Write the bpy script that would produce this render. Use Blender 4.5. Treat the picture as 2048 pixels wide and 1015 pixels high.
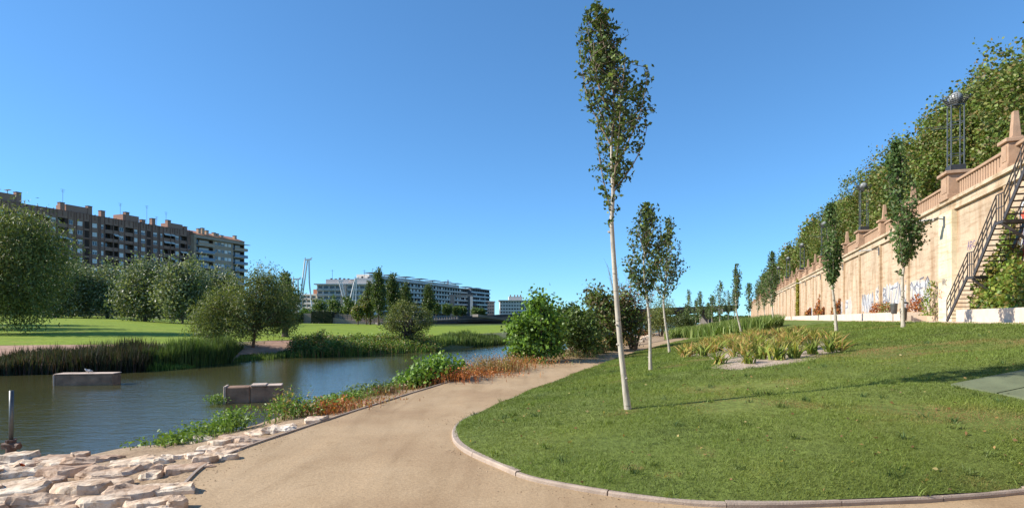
import bpy, bmesh, math, random
import numpy as np
from mathutils import Vector, Matrix, noise
from mathutils.bvhtree import BVHTree

for o in list(bpy.data.objects):
    bpy.data.objects.remove(o)
SC = bpy.context.scene
COL = SC.collection
R = math.radians

# ------------------------------------------------------------------ camera
EYE = 1.65
FPX, CX, HY = 1150.0, 1024.0, 637.0          # focal length, centre and horizon on a 2048 px wide picture
cam_d = bpy.data.cameras.new('camera')
cam = bpy.data.objects.new('camera', cam_d)
COL.objects.link(cam)
cam.location = (0, 0, EYE)
cam.rotation_euler = (math.pi / 2, 0, 0)
cam_d.sensor_width = 36
cam_d.lens = FPX / 2048 * 36
cam_d.shift_y = (HY - 507.5) / 2048
cam_d.clip_start = 0.1
cam_d.clip_end = 9000
SC.camera = cam

# ------------------------------------------------------------------ sky, sun, exposure
SUN_EL = R(33)
SUN_H = Vector((1.0, 0.06, 0)).normalized()   # way the light travels over the ground
world = bpy.data.worlds.new('World')
SC.world = world
world.use_nodes = True
wn = world.node_tree
bg = wn.nodes['Background']
sky = wn.nodes.new('ShaderNodeTexSky')
sky.sky_type = 'NISHITA'
sky.sun_disc = False
sky.sun_elevation = SUN_EL
sky.sun_rotation = math.atan2(-SUN_H.x, -SUN_H.y)
sky.altitude = 2000
sky.air_density = 1.0
sky.dust_density = 0.0
sky.ozone_density = 3.0
gm = wn.nodes.new('ShaderNodeGamma')
gm.inputs[1].default_value = 0.78
mx = wn.nodes.new('ShaderNodeMix')
mx.data_type = 'RGBA'
mx.blend_type = 'MULTIPLY'
mx.inputs[0].default_value = 1.0
mx.inputs[7].default_value = (0.53, 0.93, 1.24, 1)
wn.links.new(sky.outputs[0], gm.inputs[0])
wn.links.new(gm.outputs[0], mx.inputs[6])
wn.links.new(mx.outputs[2], bg.inputs[0])
bg.inputs[1].default_value = 0.146
sun_d = bpy.data.lights.new('sun', 'SUN')
sun_d.energy = 5.0
sun_d.angle = R(0.53)
sun_d.color = (1.0, 0.93, 0.82)
sun = bpy.data.objects.new('sun', sun_d)
COL.objects.link(sun)
sun.rotation_euler = Vector((SUN_H.x * math.cos(SUN_EL), SUN_H.y * math.cos(SUN_EL), -math.sin(SUN_EL))).to_track_quat('-Z', 'Y').to_euler()
sun.location = (-40, -5, 40)
vs = SC.view_settings
vs.view_transform = 'Standard'
vs.look = 'None'
vs.exposure = 0.7
vs.gamma = 1
vs.use_curve_mapping = False
SC.cycles.max_bounces = 6
SC.cycles.transparent_max_bounces = 8

rng = np.random.default_rng(7)
rnd = random.Random(7)

# ------------------------------------------------------------------ materials
def node_mat(name):
    m = bpy.data.materials.new(name)
    m.use_nodes = True
    return m, m.node_tree, m.node_tree.nodes['Principled BSDF']

def N(nt, kind, **kw):
    n = nt.nodes.new(kind)
    for k, v in kw.items():
        setattr(n, k, v)
    return n

def ramp(nt, fac, stops):
    r = N(nt, 'ShaderNodeValToRGB')
    e = r.color_ramp.elements
    while len(e) < len(stops):
        e.new(0.5)
    for i, (p, c) in enumerate(stops):
        e[i].position = p
        e[i].color = (*c, 1) if len(c) == 3 else c
    nt.links.new(fac, r.inputs[0])
    return r.outputs[0]

def noise_tex(nt, scale, detail=5, rough=0.55, stretch=None, coord='Object', dist=0.0):
    tc = N(nt, 'ShaderNodeTexCoord')
    v = tc.outputs[coord]
    if stretch:
        mp = N(nt, 'ShaderNodeMapping')
        mp.inputs['Scale'].default_value = stretch
        nt.links.new(v, mp.inputs[0])
        v = mp.outputs[0]
    t = N(nt, 'ShaderNodeTexNoise')
    t.inputs['Scale'].default_value = scale
    t.inputs['Detail'].default_value = detail
    t.inputs['Roughness'].default_value = rough
    t.inputs['Distortion'].default_value = dist
    nt.links.new(v, t.inputs['Vector'])
    return t.outputs['Fac']

def mixc(nt, fac, a, b, blend='MIX'):
    m = N(nt, 'ShaderNodeMix', data_type='RGBA', blend_type=blend)
    for s, v in ((0, fac), (6, a), (7, b)):
        if isinstance(v, (int, float)):
            m.inputs[s].default_value = v
        elif isinstance(v, tuple):
            m.inputs[s].default_value = (*v, 1)
        else:
            nt.links.new(v, m.inputs[s])
    return m.outputs[2]

def bumped(nt, p, h, strength, dist=0.02):
    b = N(nt, 'ShaderNodeBump')
    b.inputs['Strength'].default_value = strength
    b.inputs['Distance'].default_value = dist
    nt.links.new(h, b.inputs['Height'])
    nt.links.new(b.outputs[0], p.inputs['Normal'])

def plain(name, c, rough=0.7, var=0.25, scale=3.0, bump=0.0, bscale=40, metal=0.0, stretch=None, spec=0.3, objvar=0.0, coord='Object'):
    m, nt, p = node_mat(name)
    f = noise_tex(nt, scale, 6, 0.6, stretch, coord)
    lo = tuple(x * (1 - var) for x in c)
    hi = tuple(min(1, x * (1 + var)) for x in c)
    col = ramp(nt, f, [(0.3, lo), (0.7, hi)])
    if objvar:
        oi = N(nt, 'ShaderNodeObjectInfo')
        k = ramp(nt, oi.outputs['Random'], [(0, (1 - objvar,) * 3), (1, (1 + objvar * .6, 1 + objvar * .5, 1 + objvar * .4))])
        col = mixc(nt, 1.0, col, k, 'MULTIPLY')
    nt.links.new(col, p.inputs['Base Color'])
    p.inputs['Roughness'].default_value = rough
    p.inputs['Metallic'].default_value = metal
    p.inputs['Specular IOR Level'].default_value = spec
    if bump:
        bumped(nt, p, noise_tex(nt, bscale, 4, 0.6, None, coord), bump)
    return m

def leaf_mat(name, trans=0.3, rough=0.5, spec=0.35):
    m, nt, p = node_mat(name)
    a = N(nt, 'ShaderNodeAttribute', attribute_name='Col')
    nt.links.new(a.outputs['Color'], p.inputs['Base Color'])
    p.inputs['Roughness'].default_value = rough
    p.inputs['Specular IOR Level'].default_value = spec
    tr = N(nt, 'ShaderNodeBsdfTranslucent')
    c2 = mixc(nt, 1.0, a.outputs['Color'], (1.25, 1.3, 0.55), 'MULTIPLY')
    nt.links.new(c2, tr.inputs[0])
    mxs = N(nt, 'ShaderNodeMixShader')
    mxs.inputs[0].default_value = trans
    nt.links.new(p.outputs[0], mxs.inputs[1])
    nt.links.new(tr.outputs[0], mxs.inputs[2])
    nt.links.new(mxs.outputs[0], nt.nodes['Material Output'].inputs[0])
    return m

M = {}
M['leaf'] = leaf_mat('leaf')
M['leaf_gloss'] = leaf_mat('glossy_leaf', 0.28, 0.5, 0.25)
M['blade'] = leaf_mat('blade', 0.3, 0.55, 0.25)
M['bark'] = plain('bark', (0.10, 0.075, 0.055), 0.9, 0.4, 6, 0.5, 30)
M['bark_red'] = plain('reddish_bark', (0.17, 0.085, 0.05), 0.9, 0.35, 6, 0.5, 30)
def pale_bark():
    m, nt, p = node_mat('pale_bark')
    f = noise_tex(nt, 4, 5, .6, (3, 3, 1.2))
    c = ramp(nt, f, [(.3, (.30, .255, .195)), (.62, (.47, .42, .335))])
    g = noise_tex(nt, 5, 3, .6, (1.2, 1.2, 5))
    k = ramp(nt, g, [(.33, (.30, .25, .2)), (.40, (1, 1, 1))])
    nt.links.new(mixc(nt, .75, c, k, 'MULTIPLY'), p.inputs['Base Color'])
    p.inputs['Roughness'].default_value = .75
    bumped(nt, p, f, .3)
    return m
M['bark_pale'] = pale_bark()
M['twig'] = plain('twig', (0.22, 0.17, 0.12), 0.9, 0.3, 6)

def ground_mat(name, c1, c2, c3, s1, s2, gbump, grit=0.5, streak=0.0):
    m, nt, p = node_mat(name)
    f1 = noise_tex(nt, s1, 5, 0.6)
    base = ramp(nt, f1, [(0.3, c1), (0.5, c2), (0.72, c3)])
    f2 = noise_tex(nt, s2, 3, 0.7)
    g = ramp(nt, f2, [(0.28, (1 - grit,) * 3), (0.5, (1, 1, 1)), (0.75, (1 + grit * .5,) * 3)])
    f3 = noise_tex(nt, s2 * 3.1, 2, 0.6)
    g3 = ramp(nt, f3, [(0.32, (1 - grit * .8,) * 3), (0.55, (1.0, 1.0, 1.0)), (.8, (1.25, 1.25, 1.25))])
    col = mixc(nt, 1.0, mixc(nt, 1.0, base, g, 'MULTIPLY'), g3, 'MULTIPLY')
    if streak:
        fs = noise_tex(nt, 1.0, 5, .6, (1.6, .28, 1), 'Object', .7)
        col = mixc(nt, streak, col, ramp(nt, fs, [(.34, (.70, .66, .62)), (.5, (1, 1, 1)), (.68, (1.14, 1.12, 1.1))]), 'MULTIPLY')
        fd = noise_tex(nt, 2.2, 6, .7, None, 'Object', 1.0)
        col = mixc(nt, streak, col, ramp(nt, fd, [(.30, (.66, .62, .58)), (.40, (1, 1, 1))]), 'MULTIPLY')
    nt.links.new(col, p.inputs['Base Color'])
    p.inputs['Roughness'].default_value = 0.95
    p.inputs['Specular IOR Level'].default_value = 0.1
    bumped(nt, p, f2, gbump, 0.012)
    return m
M['path'] = ground_mat('sandy_path', (.32, .215, .125), (.40, .285, .17), (.455, .335, .21), .45, 30, .4, .2, .5)
M['bank'] = ground_mat('gravel_bank', (.30, .205, .125), (.37, .265, .17), (.44, .325, .215), 1.2, 18, .9, .55)
M['red_soil'] = ground_mat('reddish_soil', (.24, .13, .08), (.34, .19, .12), (.42, .26, .17), .6, 10, .8, .4)
M['upper_path'] = ground_mat('pinkish_paving', (.46, .34, .26), (.55, .42, .33), (.6, .47, .37), .5, 20, .2, .15)
M['promenade'] = ground_mat('promenade_paving', (.3, .27, .24), (.36, .32, .28), (.4, .36, .31), .5, 10, .2, .15)
M['gravel_bed'] = ground_mat('bed_gravel', (.36, .27, .2), (.46, .36, .28), (.55, .45, .36), 2, 24, 1.0, .6)
M['riverbed'] = plain('riverbed', (.10, .09, .06), .95, .3, .5)

def far_bank_mat():
    m, nt, p = node_mat('far_bank_soil')
    tc = N(nt, 'ShaderNodeTexCoord')
    sx = N(nt, 'ShaderNodeSeparateXYZ')
    nt.links.new(tc.outputs['Object'], sx.inputs[0])
    mr = N(nt, 'ShaderNodeMapRange')
    mr.inputs['From Min'].default_value = -40
    mr.inputs['From Max'].default_value = 0
    nt.links.new(sx.outputs[0], mr.inputs['Value'])
    k = ramp(nt, mr.outputs[0], [(.40, (1, 1, 1)), (.46, (0, 0, 0)), (.55, (0, 0, 0)), (.585, (1, 1, 1)), (.68, (1, 1, 1)), (.71, (0, 0, 0))])
    f = noise_tex(nt, 2.0, 6, .65)
    soil = ramp(nt, f, [(.3, (.26, .14, .09)), (.5, (.36, .21, .14)), (.7, (.45, .29, .2))])
    green = ramp(nt, f, [(.3, (.06, .075, .025)), (.5, (.10, .115, .035)), (.7, (.17, .15, .06))])
    nt.links.new(mixc(nt, k, green, soil), p.inputs['Base Color'])
    p.inputs['Roughness'].default_value = .95
    bumped(nt, p, f, .8, .06)
    return m

def lawn_mat(name, g1, g2, g3, brown, bthr, fine=9.0):
    m, nt, p = node_mat(name)
    f1 = noise_tex(nt, .35, 6, .6)
    base = ramp(nt, f1, [(.3, g1), (.5, g2), (.7, g3)])
    f2 = noise_tex(nt, fine, 5, .75)
    base = mixc(nt, 1.0, base, ramp(nt, f2, [(.25, (.5,) * 3), (.5, (1, 1, 1)), (.75, (1.45,) * 3)]), 'MULTIPLY')
    f3 = noise_tex(nt, .22, 5, .65, (1, 2.2, 1), 'Object', .3)
    k = ramp(nt, f3, [(bthr, (0, 0, 0)), (bthr + .1, (1, 1, 1))])
    col = mixc(nt, k, base, brown)
    nt.links.new(col, p.inputs['Base Color'])
    p.inputs['Roughness'].default_value = .9
    p.inputs['Specular IOR Level'].default_value = .15
    bumped(nt, p, f2, .9, .04)
    return m
M['lawn'] = lawn_mat('near_lawn', (.095, .13, .028), (.13, .165, .036), (.17, .2, .046), (.19, .135, .06), .66)
M['far_lawn'] = lawn_mat('far_lawn', (.15, .215, .020), (.185, .25, .025), (.23, .285, .032), (.27, .24, .055), .60, 3.0)
M['meadow'] = lawn_mat('meadow', (.07, .11, .03), (.09, .13, .035), (.12, .14, .05), (.16, .13, .06), .6, 2.0)

def water_mat():
    m, nt, p = node_mat('river_water')
    f0 = noise_tex(nt, .12, 4, .6)
    nt.links.new(ramp(nt, f0, [(.3, (.050, .050, .020)), (.7, (.072, .068, .027))]), p.inputs['Base Color'])
    p.inputs['Roughness'].default_value = .06
    p.inputs['IOR'].default_value = 1.33
    p.inputs['Specular IOR Level'].default_value = .5
    a = noise_tex(nt, 1.1, 5, .6, (1.0, 2.6, 1), 'Object', .8)
    b = noise_tex(nt, 4.5, 4, .6, (1, 2.4, 1), 'Object', .5)
    ad = N(nt, 'ShaderNodeMath', operation='MULTIPLY_ADD')
    nt.links.new(b, ad.inputs[0])
    ad.inputs[1].default_value = .5
    nt.links.new(a, ad.inputs[2])
    bumped(nt, p, ad.outputs[0], .8, .017)
    return m
M['water'] = water_mat()

def stone_mat(name, stops, s=1.6):
    m, nt, p = node_mat(name)
    tc = N(nt, 'ShaderNodeTexCoord')
    oi = N(nt, 'ShaderNodeObjectInfo')
    f = noise_tex(nt, s, 7, .65)
    c = ramp(nt, f, stops)
    k = ramp(nt, oi.outputs['Random'], [(0, (.66, .56, .51)), (.3, (.86, .78, .71)), (.6, (.98, .94, .88)), (1, (1.08, 1.07, 1.04))])
    c = mixc(nt, 1.0, c, k, 'MULTIPLY')
    f2 = noise_tex(nt, 14, 5, .7)
    c = mixc(nt, .8, c, ramp(nt, f2, [(.34, (.42, .36, .31)), (.47, (1, 1, 1)), (.75, (1.12, 1.1, 1.08))]), 'MULTIPLY')
    f4 = noise_tex(nt, 3.2, 6, .7, None, 'Object', .8)
    c = mixc(nt, .8, c, ramp(nt, f4, [(.36, (.60, .50, .42)), (.5, (1, 1, 1))]), 'MULTIPLY')
    nt.links.new(c, p.inputs['Base Color'])
    p.inputs['Roughness'].default_value = .92
    p.inputs['Specular IOR Level'].default_value = .15
    bumped(nt, p, f2, .8, .02)
    return m
M['stone'] = stone_mat('limestone', [(.28, (.46, .33, .235)), (.46, (.66, .54, .42)), (.62, (.78, .70, .58))])
M['kerb'] = plain('kerb_concrete', (.36, .285, .225), .85, .16, 5, .4, 60, objvar=.1)
M['concrete'] = plain('weathered_concrete', (.28, .175, .115), .9, .45, 2.5, .6, 25)
M['concrete_lit'] = plain('sunlit_concrete', (.50, .39, .31), .9, .25, 2.5, .5, 25)  # paler copy of the block concrete, for its sunlit faces
M['planter'] = plain('planter_concrete', (.60, .50, .39), .85, .12, 2.0, .2, 40)
M['rust'] = plain('rusty_bolt', (.13, .08, .06), .7, .4, 20, .5, 60)
M['grey_steel'] = plain('grey_steel', (.14, .15, .15), .45, .25, 8, 0, 40, .6)
M['dark_steel'] = plain('dark_steel', (.055, .055, .055), .5, .25, 8, 0, 40, .3)
M['stair_steel'] = plain('stair_steel', (.07, .062, .06), .55, .3, 5, 0, 40, .2)
M['pale_steel'] = plain('pale_steel', (.62, .62, .60), .45, .08, 3, 0, 40, .2)
M['globe'] = plain('lamp_globe', (.28, .29, .28), .25, .1, 3, spec=.5)
M['deck_green'] = plain('green_painted_panel', (.135, .155, .085), .85, .22, 2.5, .3, 30, objvar=.08)
M['orange'] = plain('orange_plastic', (.7, .12, .02), .5, .15, 6)

def wall_mat(name, base, stain):
    m, nt, p = node_mat(name)
    f1 = noise_tex(nt, .5, 6, .62)
    c = ramp(nt, f1, [(.28, tuple(x * .78 for x in base)), (.5, base), (.74, tuple(min(1, x * 1.16) for x in base))])
    hb = noise_tex(nt, 1.3, 6, .68, (.42, 1, 4.0), 'Object', .5)
    c = mixc(nt, .75, c, ramp(nt, hb, [(.33, (.66, .58, .50)), (.5, (1, 1, 1)), (.75, (1.1, 1.1, 1.08))]), 'MULTIPLY')
    vb = noise_tex(nt, 1.1, 5, .62, (.9, 1, .22), 'Object', .4)
    c = mixc(nt, .85, c, ramp(nt, vb, [(.32, stain), (.52, (1, 1, 1))]), 'MULTIPLY')
    gr = noise_tex(nt, 9, 4, .7)
    c = mixc(nt, .5, c, ramp(nt, gr, [(.3, (.75,) * 3), (.6, (1.08,) * 3)]), 'MULTIPLY')
    nt.links.new(c, p.inputs['Base Color'])
    p.inputs['Roughness'].default_value = .9
    p.inputs['Specular IOR Level'].default_value = .15
    bumped(nt, p, hb, .15, .03)
    return m
M['wall'] = wall_mat('wall_concrete', (.50, .385, .27), (.62, .51, .41))
M['pilaster'] = wall_mat('pale_pilaster', (.66, .58, .42), (.85, .8, .7))
M['rib'] = wall_mat('rib_concrete', (.48, .36, .24), (.7, .6, .5))
M['cornice'] = wall_mat('cornice_stone', (.52, .42, .30), (.7, .6, .5))
M['balustrade'] = plain('pink_stone', (.40, .26, .17), .85, .18, 3, .3, 30, objvar=.1)

# ------------------------------------------------------------------ mesh helpers
def link(o, parent=None):
    COL.objects.link(o)
    if parent is not None:
        o.parent = parent
    return o

def tag(o, label, cat, group=None, kind=None):
    o['label'] = label
    o['category'] = cat
    if group:
        o['group'] = group
    if kind:
        o['kind'] = kind
    return o

def empty(name, loc=(0, 0, 0), rz=0.0):
    o = bpy.data.objects.new(name, None)
    o.empty_display_size = .2
    o.location = loc
    o.rotation_euler = (0, 0, rz)
    COL.objects.link(o)
    return o

def np_mesh(name, V, F, mat, parent=None, cols=None, smooth=False):
    """V (n,3); F (m,k) with one k; cols (n,3) per vertex"""
    me = bpy.data.meshes.new(name)
    V = np.asarray(V, dtype=np.float32)
    F = np.asarray(F, dtype=np.int32)
    n, (m, k) = len(V), F.shape
    me.vertices.add(n)
    me.vertices.foreach_set('co', V.ravel())
    me.loops.add(m * k)
    me.loops.foreach_set('vertex_index', F.ravel())
    me.polygons.add(m)
    me.polygons.foreach_set('loop_start', np.arange(0, m * k, k, dtype=np.int32))
    if smooth:
        me.polygons.foreach_set('use_smooth', np.ones(m, dtype=bool))
    me.update(calc_edges=True)
    if cols is not None:
        ca = me.color_attributes.new('Col', 'FLOAT_COLOR', 'POINT')
        c4 = np.ones((n, 4), dtype=np.float32)
        c4[:, :3] = cols
        ca.data.foreach_set('color', c4.ravel())
    me.materials.append(mat if not isinstance(mat, str) else M[mat])
    return link(bpy.data.objects.new(name, me), parent)

class MB:
    def __init__(self):
        self.v, self.f = [], []
    def add(self, vs, fs):
        b = len(self.v)
        self.v += [tuple(p) for p in vs]
        self.f += [tuple(i + b for i in f) for f in fs]
        return self
    def box(self, x0, x1, y0, y1, z0, z1, top=1.0):
        cx, cy = (x0 + x1) / 2, (y0 + y1) / 2
        t = lambda x, c: c + (x - c) * top
        vs = [(x0, y0, z0), (x1, y0, z0), (x1, y1, z0), (x0, y1, z0),
              (t(x0, cx), t(y0, cy), z1), (t(x1, cx), t(y0, cy), z1), (t(x1, cx), t(y1, cy), z1), (t(x0, cx), t(y1, cy), z1)]
        return self.add(vs, [(3, 2, 1, 0), (4, 5, 6, 7), (0, 1, 5, 4), (1, 2, 6, 5), (2, 3, 7, 6), (3, 0, 4, 7)])
    def bar(self, a, b, w, h=None):
        a, b = Vector(a), Vector(b)
        h = w if h is None else h
        d = (b - a).normalized()
        up = Vector((0, 0, 1)) if abs(d.z) < .95 else Vector((0, 1, 0))
        s = d.cross(up).normalized() * w / 2
        u = s.cross(d).normalized() * h / 2
        vs = [p + i * s + j * u for p in (a, b) for i, j in ((-1, -1), (1, -1), (1, 1), (-1, 1))]
        return self.add(vs, [(0, 1, 2, 3), (7, 6, 5, 4), (0, 4, 5, 1), (1, 5, 6, 2), (2, 6, 7, 3), (3, 7, 4, 0)])
    def tube(self, pts, rad, n=6, cap=True):
        pts = [Vector(p) for p in pts]
        if not isinstance(rad, (list, tuple)):
            rad = [rad] * len(pts)
        b = len(self.v)
        ref = Vector((1, 0, 0))
        for i, p in enumerate(pts):
            d = (pts[min(i + 1, len(pts) - 1)] - pts[max(i - 1, 0)])
            if d.length < 1e-9:
                d = Vector((0, 0, 1))
            d.normalize()
            s = d.cross(ref)
            if s.length < .1:
                s = d.cross(Vector((0, 1, 0)))
            s.normalize()
            u = s.cross(d)
            for k in range(n):
                a = 2 * math.pi * k / n
                q = p + (s * math.cos(a) + u * math.sin(a)) * rad[i]
                self.v.append(tuple(q))
        for i in range(len(pts) - 1):
            for k in range(n):
                k2 = (k + 1) % n
                self.f.append((b + i * n + k, b + i * n + k2, b + (i + 1) * n + k2, b + (i + 1) * n + k))
        if cap:
            self.f.append(tuple(b + k for k in range(n))[::-1])
            e = b + (len(pts) - 1) * n
            self.f.append(tuple(e + k for k in range(n)))
        return self
    def lathe(self, prof, n=12, c=(0, 0)):
        b = len(self.v)
        for r, z in prof:
            for k in range(n):
                a = 2 * math.pi * k / n
                self.v.append((c[0] + r * math.cos(a), c[1] + r * math.sin(a), z))
        for i in range(len(prof) - 1):
            for k in range(n):
                k2 = (k + 1) % n
                self.f.append((b + i * n + k, b + i * n + k2, b + (i + 1) * n + k2, b + (i + 1) * n + k))
        self.f.append(tuple(b + k for k in range(n))[::-1])
        e = b + (len(prof) - 1) * n
        self.f.append(tuple(e + k for k in range(n)))
        return self
    def mesh(self, name, mat, smooth=False, bevel=0.0):
        me = bpy.data.meshes.new(name)
        me.from_pydata(self.v, [], self.f)
        if bevel:
            bm = bmesh.new()
            bm.from_mesh(me)
            bmesh.ops.bevel(bm, geom=bm.edges[:], offset=bevel, segments=1, affect='EDGES', clamp_overlap=True)
            bm.to_mesh(me)
            bm.free()
        me.materials.append(M[mat] if isinstance(mat, str) else mat)
        if smooth:
            for p in me.polygons:
                p.use_smooth = True
        return me
    def build(self, name, mat, parent=None, smooth=False, bevel=0.0):
        return link(bpy.data.objects.new(name, self.mesh(name, mat, smooth, bevel)), parent)

def inst(name, me, loc=(0, 0, 0), rot=(0, 0, 0), scale=(1, 1, 1), parent=None):
    o = bpy.data.objects.new(name, me)
    o.location = loc
    o.rotation_euler = rot
    o.scale = scale
    return link(o, parent)

def P(px, py, Y):
    return Vector(((px - CX) / FPX * Y, Y, EYE - (py - HY) / FPX * Y))

# ------------------------------------------------------------------ the ground: ruled sheets between measured edge lines
def dens(rows, n=8):
    """Catmull-Rom through rows of equal-length tuples"""
    A = np.array(rows, dtype=float)
    out = []
    for i in range(len(A) - 1):
        p0, p1, p2, p3 = A[max(i - 1, 0)], A[i], A[i + 1], A[min(i + 2, len(A) - 1)]
        for j in range(n):
            t = j / n
            out.append(.5 * (2 * p1 + (p2 - p0) * t + (2 * p0 - 5 * p1 + 4 * p2 - p3) * t * t + (3 * p1 - p0 - 3 * p2 + p3) * t ** 3))
    out.append(A[-1])
    return np.array(out)

SHEETS = []
def sheet(name, A, B, ts, zf, mat, wob=0.0, ws=.6, solid=True):
    """A, B (n,2): edge lines; zf(t, i) height"""
    n, k = len(A), len(ts)
    V = np.zeros((n * k, 3))
    for j, t in enumerate(ts):
        xy = A + (B - A) * t
        V[j::k, :2] = xy
        for i in range(n):
            V[i * k + j, 2] = zf(t, i)
    if wob:
        for q in V:
            q[2] += wob * noise.noise(Vector((q[0] * ws, q[1] * ws, 3.3)))
    I = np.arange(n - 1)[:, None] * k + np.arange(k - 1)[None, :]
    F = np.stack([I, I + k, I + k + 1, I + 1], -1).reshape(-1, 4)
    a, b, c = V[F[0, 0]], V[F[0, 1]], V[F[0, 2]]
    m = len(F) // 2
    nz = np.cross(V[F[:, 1]] - V[F[:, 0]], V[F[:, 2]] - V[F[:, 0]])[:, 2]
    if nz.sum() < 0:
        F = F[:, ::-1]
    o = np_mesh(name, V, F, mat, smooth=True)
    o['kind'] = 'structure'
    if solid:
        SHEETS.append((V, F))
    return o

WZ = -.8
near = dens([(-2.6, -12, -45, 2), (-2.7, 0, -25, 6.5), (-2.85, 4, -14, 9), (-3.2, 5.5, -8.7, 9.78), (-3.45, 6.83, -7.1, 11.1),
             (-3.05, 9.12, -5.9, 12.9), (-1.96, 13.75, -5.8, 17.3), (-.4, 19.4, -4.0, 22), (2.1, 25.3, -2.3, 27.5), (5.9, 31.6, .6, 35.5),
             (11.7, 44, 4.5, 47.5), (20, 62, 8, 66), (30, 88, 19, 86), (72, 200, 60, 192), (107, 300, 98, 300)], 10)
LC, WN = near[:, :2], near[:, 2:]
sheet('river_bank', LC, WN, np.concatenate([np.linspace(0, 1, 15), [1.1, 1.22, 1.35]]), lambda t, i: -.03 + (WZ + .03) * t ** (1.5 if i < 60 else 1.15) if t <= 1 else WZ - (t - 1) * 2.2, M['bank'], .07, 1.3)
kerbrows = dens([(10.6, 7.3, 10.75, 7.5), (8.5, 6.75, 11.0, 8.2), (7, 6.25, 11.4, 9.2), (4.85, 5.45, 11.9, 10.6), (3.03, 5.12, 12.4, 11.9),
                 (1.66, 5.09, 12.9, 13.2), (.38, 5.73, 13.3, 14.3), (-.13, 6.37, 13.6, 15.1), (-.59, 7.2, 13.9, 16), (-.79, 7.97, 14.3, 17),
                 (-.8, 8.9, 14.7, 18), (-.55, 9.93, 15.2, 19.4), (.4, 12.8, 16.2, 22.2), (2.15, 17.6, 18.2, 27.5), (5.3, 26, 21.3, 36),
                 (9.5, 35.8, 24.9, 45.7), (15.7, 50, 30, 59.5), (31, 88, 42.4, 93), (73, 200, 82, 200), (108, 300, 119, 300)], 8)
KB, UP = kerbrows[:, :2], kerbrows[:, 2:]
UPZ = 1.52
lawn_o = sheet('near_lawn', KB, UP, np.linspace(0, 1, 25) ** .9, lambda t, i: .05 + (UPZ - .06) * t ** .92, M['lawn'], .03, .8)
# sandy path: runs on under the lawn's edge
PR = LC.copy()
for i in range(len(LC)):
    y = LC[i, 1]
    PR[i] = (14 if y < 4 else (3.0 + max(0, (8 - y)) * 2.2 if y < 9 else LC[i, 0] + 6), y)
    if y >= 9:
        j = np.argmin(np.abs(KB[40:, 1] - y)) + 40
        PR[i, 0] = KB[j, 0] + .8
sheet('path', LC, PR, np.linspace(0, 1, 21), lambda t, i: .004, M['path'], .012, 1.1)
# upper path along the wall
ys = np.array([-30, -15, 0, 5, 10, 20, 30, 45, 60, 80, 120, 160, 200, 250, 300.])
sheet('upper_path', np.stack([.3704 * ys + 7.9, ys], 1), np.stack([.3704 * ys + 11.6, ys], 1), [0, .001, .5, 1], lambda t, i: UPZ if t > 0 else -.2, M['upper_path'])
sheet('promenade', np.stack([.3704 * ys + 11.7, ys], 1), np.stack([.3704 * ys + 90, ys], 1), [0, .1, .5, 1], lambda t, i: 7.62, M['promenade'])
# far side
far = dens([(-80, 15, -90, 21, -260, 150, 3.2), (-45, 21.5, -55, 28, -190, 152, 3.2), (-22.6, 25.4, -30, 33, -130, 150, 2.75), (-18.5, 26.8, -23, 34.5, -100, 142, 2.3),
            (-16.3, 28.7, -20, 36, -85, 140, 1.6), (-16.2, 33.1, -17.8, 39, -70, 140, 1.0), (-14.3, 37, -14.5, 42.5, -55, 140, .6), (-6.5, 42.7, -7.5, 47, -25, 140, .2),
            (-1.15, 55.2, -4, 57, -8, 140, .1), (3.5, 65, .5, 69, 5, 142, .1), (13, 86, 10, 92, 14, 150, .1), (42, 190, 38, 194, 36, 215, .1), (80, 300, 75, 302, 72, 312, .1)], 8)
WF, ED, BK, ZB = far[:, :2], far[:, 2:4], far[:, 4:6], far[:, 6]
sheet('far_bank', WF, ED, np.concatenate([[-.5, -.2], np.linspace(0, 1, 9)]), lambda t, i: WZ - .1 + (.22 - WZ) * t ** .7 if t >= 0 else WZ - .1 + t * 1.6, far_bank_mat(), .03, .8)
sheet('far_lawn', ED, BK, np.linspace(0, 1, 22), lambda t, i: .12 + (ZB[i] - .12) * t ** .9, M['far_lawn'], .06, .12)
FX = BK * np.array([9.0, 14.0])
sheet('far_ground', BK, FX, [0, .05, .2, 1], lambda t, i: ZB[i] + (1 if t > 0 else 0) * .3 + 1.5 * t, M['meadow'])
np_mesh('river', [(-160, -6, WZ), (140, -6, WZ), (140, 330, WZ), (-160, 330, WZ)], [(0, 1, 2, 3)], 'water')['kind'] = 'structure'
g = MB().box(-6000, 6000, -3000, 8000, -3.0, -2.4).build('ground', 'riverbed')
g['kind'] = 'structure'

_v, _f = [], []
for V, F in SHEETS:
    b = len(_v)
    _v += [Vector(q) for q in V]
    _f += [tuple(int(i) + b for i in q) for q in F]
BVH = BVHTree.FromPolygons(_v, _f)
def gz(x, y, top=60):
    h = BVH.ray_cast(Vector((x, y, top)), Vector((0, 0, -1)))
    return h[0].z if h[0] is not None else 0.0
def gzl(x, y):
    """ground below the promenade"""
    return gz(x, y, 7.0)
def G(px, py):
    """the ground point seen at a picture position"""
    d = Vector(((px - CX) / FPX, 1, -(py - HY) / FPX))
    h = BVH.ray_cast(Vector((0, 0, EYE)), d.normalized())
    if h[0] is None:
        print('no ground at', px, py)
        return GW(px, max(py, HY + 8), -.45 if px < 600 else .1)
    return h[0].copy()
def GW(px, py, z=WZ):
    Y = (EYE - z) * FPX / (py - HY)
    return Vector(((px - CX) / FPX * Y, Y, z))

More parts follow.
